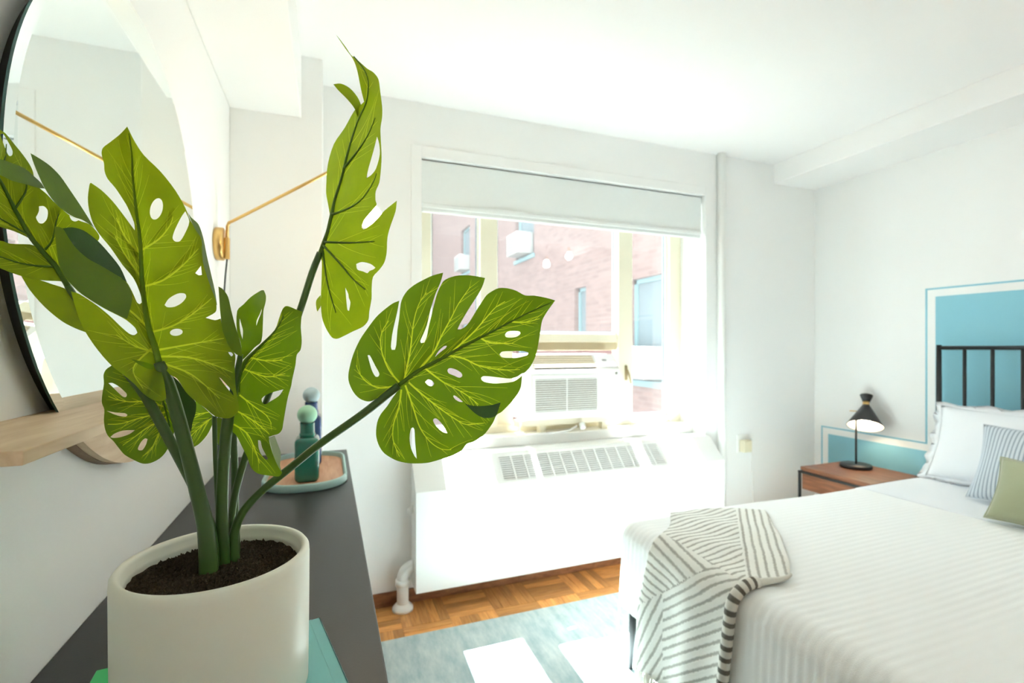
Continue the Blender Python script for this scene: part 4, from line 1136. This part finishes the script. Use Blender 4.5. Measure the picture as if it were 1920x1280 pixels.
build_leaf('large yellow-green leaf with oval holes', [
    (o1, h1, L_UNDER, None, True),
    ([(117,428),(135,426),(157,432),(178,447),(187,455),(204,474),(225,500.6),(238,529),(215.6,515),(187.5,499),(165,486.7),(142.5,467),(127.5,446)], [], L_SHADE, f1b, False),
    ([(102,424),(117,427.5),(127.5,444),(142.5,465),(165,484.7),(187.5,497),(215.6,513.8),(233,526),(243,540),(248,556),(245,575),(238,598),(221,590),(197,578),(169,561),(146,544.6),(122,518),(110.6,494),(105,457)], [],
     L_UP_SHADE, Field([(102,424,.488),(110,495,.500),(146,545,.512),(200,540,.521),(248,556,.535),(238,598,.531),(165,485,.512)]), False),  # darker overlay on the lobe, paints in its shade up to the shadow edge
    ([(352,398),(359,408),(372,420),(381,445),(388,480),(395,510),(403,545),(407,572),(402,565),(393,537),(384,507),(378,482),(377,452),(370,437),(360,418)], [], L_UP_SHADE, f1c, False)],
    mid1, vn1, f1, ribw=(12, 2.2), veinw=(4.2, 1.4), crease=0.0034, rmat=leaf_mat('midrib_bright', (0.15, 0.27, 0.012), (0.22, 0.34, 0.015), 0.45, (0.45, 0.58, 0.015), 0.42))

# --- leaf 2: open leaf on the right
o2 = [(1041,563),(1027.7,559),(1002,554),(984.7,553.6),(967.5,544.7),(950,540),(935,540),(923,545.5),(912.5,553),(904,565),(893.6,581),(881.6,601),(873,611.7),(864,617),(858,617),(862.7,606.6),(874.7,586),(886.7,567),(898.8,548),(905.6,534),(909.4,521),
      (895,518),(876.4,515.8),(855.8,516.7),(840,521.5),(830.5,528),(820.5,548),(813,574),(808,596),(804,611.7),(800,632),(795.5,642),(789.5,643),(788,639),(794,625.5),(800.5,609),(805,589),(809,574),(817,550),(826,529),(831,511),(812,516),(794.7,524),
      (777.5,533.5),(763.8,544.7),(755,558),(751,571),(748.5,596),(745,620),(743,646),(740.5,655.5),(734.5,655.5),(733,649.5),(735.4,627),(739.7,606.6),(745,584),(748.6,563.6),(736,568.8),(719,581.6),(705,594.5),(688,617),(674.4,637.5),(662,665),
      (654.6,692.5),(653,708),(655.6,720.6),(663.4,736),(674.4,747),(687,752),(697,751.5),(715,742.5),(744,724),(747,731),(736,745.6),(726,761),(713.4,777),(707,792.5),(705,814),(709,831.6),(718,847),(730.6,856.6),(746,864),(765,868),(785,868.6),(805.6,866.7),
      (835,858),(850,853),(865.6,844),(875,832),(887.5,827.7),(906,816),(915.6,805),(925,791),(931,778),(940.6,772),(956,756.6),(968.7,741),(976.6,725),(978.6,704),(972,709.7),(959,716),(940.6,718),(925,718.6),(909,716),(903,712),(902,708),(906,705),
      (918.7,705.5),(940.6,708),(956,709.5),(968.7,706.3),(978,700),(984,698),(995,686),(1005,665),(1010.5,637.5),(1014,615),(1017,599.7),(1026,584),(1034.5,572)]
h2 = [[(689.3,665.9),(693.3,665.9),(703.6,685.6),(711.3,700.2),(708.8,705.9),(703.6,705.4),(696.7,692.5)],[(815.3,669.3),(822.2,658.1),(832.5,648.7),(837.7,648.2),(835.9,652.1),(825.6,659.9)],
      [(946.9,627.2),(952,621.7),(964,620),(974.4,621.7),(975.2,626.3),(967.5,631.5),(955.5,632.7),(948.6,631.5)],[(936.6,664.1),(941.7,659),(958.9,658.1),(981.3,658.1),(990.7,660.7),(988.1,665.9),(972.7,670.2),(950.3,670.7),(940.9,669.3)],
      [(839,693.3),(843.8,689.8),(854.7,692.5),(864.8,698.8),(866.4,705),(860.9,707.8),(850,703.4),(841.4,699.5)],[(797,716),(802.5,711),(810,713.6),(813.8,719),(809.5,723.8),(802.5,722)],[(849.7,742.5),(852,741),(861,747),(868,753.4),(861,752.7),(853,748)],
      [(811.9,787.8),(816.6,783.9),(824.4,789.4),(833.8,801.9),(838.8,812),(830.6,809.7),(818,798.8)],[(768,820.6),(770.5,803.4),(774.4,801),(777,805),(778.3,828.4),(781.4,859.7),(777.5,855),(770.5,839.4)]]
mid2 = [(748,722),(786,694),(830,671),(855.8,656),(902,632),(933,616),(967.5,598),(1002,581),(1035,566)]
vn2 = [[(758,712),(769,658),(775.8,603),(786,568.8),(800,548)],[(750,718),(729,692.5),(714.8,654.7),(715.6,623.8),(729,601)],[(786,692.5),(812,661.6),(829,627),(846,596),(860,568.8),(881.6,538)],[(850,657),(886.7,623.8),(912.5,594.5),(929.7,575.6),(947,565)],
       [(742,723),(713.4,727),(691.6,719),(676,703),(668,684.7)],[(752.5,730),(747.8,764.4),(738.4,792.5),(737,823.8),(749,856)],[(760,722),(774.4,762.8),(786.9,800),(805.6,826.9),(827.5,841.7),(846,842.5)],[(766.6,717),(790,737.8),(823,764),(854.7,786),(875,795.6),(909,792.5)],
       [(795,689),(831,716),(857.8,730),(878,742.5),(897,758)],[(840,666),(869.5,672),(898.8,685.6),(940,693),(975,692.5)],[(902,634),(921,642.7),(962,643.5)],[(960,603),(984.7,604),(1012,597)]]
f2 = Field([(748,722,.640),(860,655,.648),(960,602,.640),(1041,563,.620),(655,700,.632),(700,600,.640),(748,565,.634),(831,511,.640),(909,521,.646),(935,540,.632),(985,556,.622),(700,750,.632),(707,800,.640),(765,868,.645),(850,850,.652),
            (920,795,.650),(978,705,.640),(1010,640,.628),(880,590,.646),(930,690,.650),(840,770,.652)])
f2b = Field([(871,755,.648),(939,754,.642),(905,783,.634),(900,761,.646),(930,779,.636)])
build_leaf('open green leaf with a heart-shaped outline and deep slits', [
    (o2, h2, L_MID, None, True),
    ([(871,755.8),(882.8,759.7),(900,761),(922,759),(939,754),(934.4,767.5),(929.7,779),(918.8,783),(903,782),(887.5,772)], [], L_SHADE, f2b, False)],
    mid2, vn2, f2, ribw=(9, 1.6), veinw=(3.5, 1.1), crease=0.0032)

# --- leaf 3: tall leaf seen edge-on
o3 = [(630,65),(634.5,70),(648.6,88.7),(658,102.8),(669.7,112),(688.5,128.5),(700,135.6),(709.6,148.5),(713,172),(716.6,200),(716.6,219),(713.5,240),(714,261),(715.5,294),(714,320),(711,343),(704.5,358.7),(704,375),(706,384.5),(692.5,401),(683,412.7),(678,426.7),
      (682,430),(697,419.7),(709,408),(720.6,395),(744,376),(741.7,396),(732,424),(726.5,445.5),(725,473.6),(720.6,492),(711,506),(699.5,519),(697,539),(696.7,560),(692.5,583.7),(690.6,600),(680.8,612),(662,621),(643,630.6),(631.5,635),(622,632),(610.5,614),
      (603.4,593),(601.6,565),(602.7,527.5),(603.4,490),(600,476),(607,455),(615,434),(618.7,408),(615,382),(611.6,363),(612,340),(614.6,308),(626,270),(646,240),(664,208),(676,197),(682.6,190.7),(676.8,167),(669.7,132),(662,111),(649,93)]
h3 = [[(707,256),(711,270),(712,290),(705,316),(696,328),(687,334),(691,315),(700,284)],[(668,494.7),(678.4,491),(694.8,494.7),(704,501.7),(700,505),(692.5,508),(689,512),(680.8,508.7),(670,505)],[(647.5,539),(653,551),(654,558),(657,567),(654.5,582.6),(651.5,581),(649,558)]]
mid3 = [(598,482),(608,453),(615,434),(622,403),(629,373),(641,335),(648,304),(658,268),(672,226),(686,195),(691,167),(689,144),(679,125),(663,106)]
vn3 = [[(646,314),(672,282),(691,251.6),(703.7,221)],[(623,402),(657,389),(681,370.5),(700,342),(706,325)],[(609,453.7),(657,455),(703,452.5)],[(606,460),(638.6,494.7),(662,523),(685.5,542.7)],[(605,470),(615,534.5),(630,586)]]
f3 = Field([(600,476,.680),(622,403,.690),(648,304,.690),(686,195,.670),(663,106,.640),(630,65,.620),(744,376,.600),(716,210,.630),(714,300,.632),(725,470,.620),(692,585,.630),(631,635,.655),(602,560,.680),(612,340,.735),(646,240,.720),(676,400,.655)])
f3b = Field([(625,158,.655),(655,165,.675),(674,200,.690),(651,186,.675),(672,224,.695)])
build_leaf('tall curling leaf seen edge-on, tip pointing to the ceiling', [
    (o3, h3, L_UNDER, None, True),
    ([(625,158),(639,156.7),(655.6,165),(669.7,181),(677,197),(678,210),(672,224),(665,204),(651,186),(634.5,169.6)], [], L_UNDER, f3b, False),
    ([(601,553),(593,563),(593,576),(595,584),(602,572)], [], L_UNDER, Field([(601,553,.69),(593,570,.70),(602,572,.69),(595,584,.70)]), False)],
    mid3, vn3, f3, ribw=(9, 2.5), veinw=(5.0, 2.2), vmat=RIB, dens=26, flat=False)

# --- leaf 4: middle leaf, curled lobes
o4 = [(451,698),(455,678),(463,668),(474.4,657.5),(490,643.4),(515,618.4),(522.8,598),(529,581),(535,574),(543,574.7),(555.6,580),(567,584),(565,598),(564,613.8),(565.8,638.8),(563.4,656),(556.4,665),(554,684),(547.8,712),(546,723),(540,743.8),(535,770),(531,793.8),
      (529,804.7),(522.8,812.5),(512,816),(504,818.8),(506.4,832.8),(513.4,856),(522.8,876.6),(529,886),(522.8,893),(502.5,891),(483.8,887.5),(471,876.6),(463.4,856),(454,837.5),(443,815.6),(435,807.8),(428,790),(425,760),(438,725),(440,690),(446,672)]
h4 = [[(490.8,746.9),(504,737.5),(531.4,729.7),(522.8,742),(505.6,753),(497.8,757.8),(493,756)],[(483.8,825),(488.4,825.8),(491.6,839),(502.5,859.4),(499.4,861.7),(491.6,854.7),(485.3,840.6)]]
mid4 = [(446,735),(449,706),(456,688),(466,671),(485,652),(515,621),(532,592)]
vn4 = [[(449,740),(477.5,762.5),(499,778),(509,794)],[(444,770),(468,784),(490,800),(505,814)],[(438,795),(463.4,812.5),(477.5,840.6),(487,868.8)],[(468,670),(499,676),(530,674.7)],[(458,692),(500,706),(535,700)]]
f4 = Field([(449,706,.600),(490,645,.605),(535,576,.590),(565,600,.600),(556,665,.585),(540,744,.580),(529,805,.578),(512,816,.580),(525,890,.570),(470,876,.588),(430,790,.605),(500,745,.590),(445,670,.602),(480,820,.585)])
f4a = Field([(410,537,.545),(433,582,.560),(452,645,.575),(454,667,.585),(430,651,.568),(413,590,.548)])
f4b = Field([(445,582,.620),(490,544,.625),(498,560,.600),(490,640,.605),(455,674,.600),(444,618,.612),(470,600,.630)])
build_leaf('curled middle leaf with upright lobes', [
    (o4, h4, L_MID, None, True),
    ([(444.7,582.5),(457,570),(471,556),(490,544),(494.7,544),(498.6,554.4),(497.8,566.9),(493.9,582.5),(493,606),(490,640),(477.5,651),(465,665),(455.6,674),(454,665),(451,642),(444,618.4)],
     [[(449.5,597),(452.5,607.5),(455.6,620),(454.8,635.6),(451.7,626),(449.3,610.6)],[(491,578.5),(490,585.6),(485,598),(480.6,610.6),(481.4,601),(486.9,588.8)]], L_MID, f4b, False),
    ([(409.5,536.9),(418,541.9),(427.5,556),(433.8,582.5),(441.6,612),(451,643.4),(454.4,668),(443,664),(430.6,651),(421,629.4),(416.6,613.8),(412.7,582.5),(411,559)], [], L_UP_SHADE, f4a, False),
    ([(504,820),(515,816.4),(521,832.8),(526.7,850),(525,871.9),(529,886),(522.8,876.6),(513.4,856),(507,832.8)], [], L_UP_SHADE, Field([(504,820,.582),(521,832,.605),(526,855,.600),(529,886,.575),(507,833,.582)]), False)],
    mid4, vn4, f4, ribw=(9, 2), veinw=(3.2, 1.2), dens=12)

# --- leaf 5: far left leaf running out of the frame
o5 = [(-55,205),(0,243),(11,250.6),(26,269),(43,290),(56,308.8),(62,322),(64,334),(72,350),(88,364),(105,382),(130,403),(150,414),(169,421),(185.6,440),(184.7,450),(172,458),(158,478),(140,512),(124,530),(112,527),(75,525),(37.5,516.6),(0,502.5),(-45,482),(-52,458),
      (0,451),(19,456.6),(56,458),(68,462),(56,447.5),(24,432.5),(0,425),(-50,400),(-62,300)]
h5 = [[(1,252),(5.6,250.6),(15,265.6),(23.4,282.5),(22.5,291),(16.9,292),(11,280.6),(3.8,262)],[(73,386.6),(82.5,386.6),(89.6,395),(88,410),(80.6,418.4),(73,417.5),(67.5,408),(70,402.5),(73,395)],[(130,404),(147,413),(140.6,415),(134,412)]]
mid5 = [(128,537),(107,502.5),(80.6,472.5),(56,442),(28,393),(4,346),(-40,270)]
vn5 = [[(28,391),(43,369),(50,350),(47,320)],[(84,468),(97.5,451),(105,417.5),(112,395)],[(99,500),(65.6,498),(30,491),(-30,470)],[(56,442),(10,415),(-30,395)],[(-8,325),(8,300),(12,270)]]
f5 = Field([(128,540,.572),(80,472,.562),(28,393,.540),(-40,270,.500),(0,243,.520),(62,322,.555),(150,414,.575),(185,445,.580),(150,490,.580),(37,516,.545),(-45,480,.505),(-50,400,.500)])
f5d = Field([(57,287,.515),(112,330,.540),(176,425,.556),(103,380,.530),(71,326,.518),(150,384,.555)])
build_leaf('leaf at the left edge in front of the mirror', [
    (o5, h5, L_UNDER, None, True),
    ([(40,517.5),(56,543.8),(84,575.6),(116,602),(140.6,615),(160,622.5),(166,612),(158,590),(146,565),(131,549),(120,540),(97.5,532.5),(75,525)], [], L_UNDER, Field([(40,517,.550),(84,576,.545),(160,622,.560),(130,549,.572),(97,532,.565)]), False),
    ([(-45,283),(0,298),(18.8,304),(46.9,316),(65.6,332),(76.9,342.5),(84,353.5),(71,352),(46.9,345),(22.5,338.8),(0,328),(-45,314)], [], L_UP_SHADE, Field([(-45,298,.490),(0,312,.505),(47,330,.522),(84,353,.540),(0,328,.500)]), False),
    ([(57,287),(75,297.5),(93.8,310.6),(112.5,329.4),(131,355.6),(150,383.8),(163,404),(177,427),(168.8,421),(153.8,411.9),(138.8,407),(120,395),(103,380),(84.4,353.8),(71,325.6),(62,303)], [], L_UP_SHADE, f5d, False)],
    mid5, vn5, f5, ribw=(11, 4), veinw=(4.5, 1.5), vmat=RIB, flat=False)

# --- leaf 6: low rounded leaf at left
o6 = [(209.7,684.7),(198.8,692.5),(194,703),(194.8,719),(191.7,739),(191,755),(195.6,767.5),(194.8,786),(196.4,801.9),(201.9,816),(212.8,826.9),(223.8,841),(234.7,853),(255,864),(267.5,868.8),(281.6,868),(298.8,859.7),(311,847),(319,830),(328,805),(333,775),(328,735),(318,700),(300,676),(270,662),(240,664)]
h6 = [[(203.4,718),(211,717.8),(223.8,725),(234.7,734.7),(238,739.4),(236,744),(230,743),(220.6,734.7),(209.7,723.8)],[(200,770),(216,773),(234.7,774.5),(239,777.7),(236,780.8),(225,779.7),(212.8,776)],
      [(206.9,819),(214.4,812.8),(230,807),(253,806),(242.5,813.6),(223.8,819.8),(211,820.6)],[(258.4,841),(264.4,828.4),(272,821.4),(276.6,823),(273.8,833),(267.5,843),(261,844)]]
mid6 = [(302,742),(308,760),(314,782),(318,800)]
vn6 = [[(312,772),(289,777),(258,784.7),(226.9,794),(202,795)],[(314,780),(295.6,791),(273.8,803),(250,820.6),(230,834.7)],[(316,788),(302,805),(292.5,823.8),(283,842.5),(267.5,855)],[(308,762),(270.6,752.7),(242.5,753),(219,748.8),(203,742.5)],[(304,748),(270,722),(240,704)]]
f6 = Field([(313,780,.592),(200,700,.566),(191,755,.560),(200,815,.562),(255,864,.568),(311,847,.582),(325,740,.590),(250,690,.580),(250,780,.575)])
build_leaf('low rounded leaf beside the wooden shelf', [
    (o6, h6, L_MID, None, True),
    ([(320.6,702),(336,716),(344,728),(359.7,745.6),(367.5,755),(366.7,773.8),(361,792.5),(358,808),(350,819),(345.6,801.9),(336,773.8),(333,748.8),(328.4,726.9)], [], L_SHADE, Field([(320,702,.590),(360,746,.600),(361,792,.602),(350,819,.598),(333,750,.592)]), False)],
    mid6, vn6, f6, ribw=(4, 3), veinw=(3.2, 1.1), dens=12)

# --- leaf 7: small leaf behind the stems
o7 = [(352,760),(367.5,752),(383,764),(397,776.9),(401,781.6),(398,795.6),(387.8,816),(372,833),(356.6,841),(346,832),(342,800)]
f7 = Field([(400,781,.625),(367,752,.640),(345,800,.650),(357,841,.640),(390,815,.630)])
build_leaf('small leaf half hidden behind the petioles', [
    (o7, [], L_MID, None, True),
    ([(403,783),(412,783),(421,786),(419,805),(416,821),(412.8,840),(407,828),(404,805)], [], L_MID, Field([(403,783,.625),(421,786,.640),(413,840,.635),(404,805,.630)]), False)],
    [(400,780),(380,790),(358,800)], [[(398,782),(380,797),(354,820)],[(394,772),(367.5,777),(350,782)]], f7, ribw=(2.5, 1), veinw=(2.2, 1), dens=6)

# ---------------------------------------------------------------- petioles
def petiole(pl):
    P = smooth_open(pl, 12.0)
    pts = [unp(p[0], p[1], p[3]) for p in P]
    rad = [p[2] / 2 / FPX * p[3] / 1.1 for p in P]
    p0 = pts[0]; pts = [p0 - (pts[1] - p0).normalized() * 0.012] + pts; rad = [rad[0] * 1.12] + rad
    mk('petiole', *tube_data(pts, rad, 16), STEM, plant, True)
petiole([(392,1074,37,.577),(389,1030,33,.577),(384,980,31,.577),(371,925,29,.575),(352,850,27,.569),(331,770,26,.560),(313,715,25,.553),(298,679,19,.548)])
petiole([(404,1060,18,.590),(396,990,18,.590),(364,915,18,.588),(331,850,19,.582),(297,785,20,.576),(264,730,18,.574),(200,650,15,.574),(128,537,13,.573)])
petiole([(421,1064,24,.598),(417,1000,24,.598),(416,940,23,.598),(420,860,22,.596),(427,790,22,.593),(438,735,16,.590),(446,695,13,.592),(451,664,10,.592)])
petiole([(440,1060,22,.608),(438,1020,20,.609),(441,992,18,.610),(455,960,16,.612),(490,921,16,.616),(550,872,16,.622),(600,832,16,.627),(680,776,17,.634),(747,723,16,.639)])
petiole([(436,1052,16,.622),(434,980,14,.624),(440,930,14,.627),(453,880,14,.630),(470,830,13,.635),(500,750,12,.642),(535,660,12,.655),(563,580,14,.668),(585,512,14,.675),(600,474,13,.680)])
petiole([(414,1046,10,.618),(408,950,9,.620),(404,860,9,.622),(402,780,9,.625)])
petiole([(444,1036,14,.634),(441,950,14,.640),(440,880,14,.645),(438,800,13,.645),(440,730,11,.640),(448,690,9,.615)])
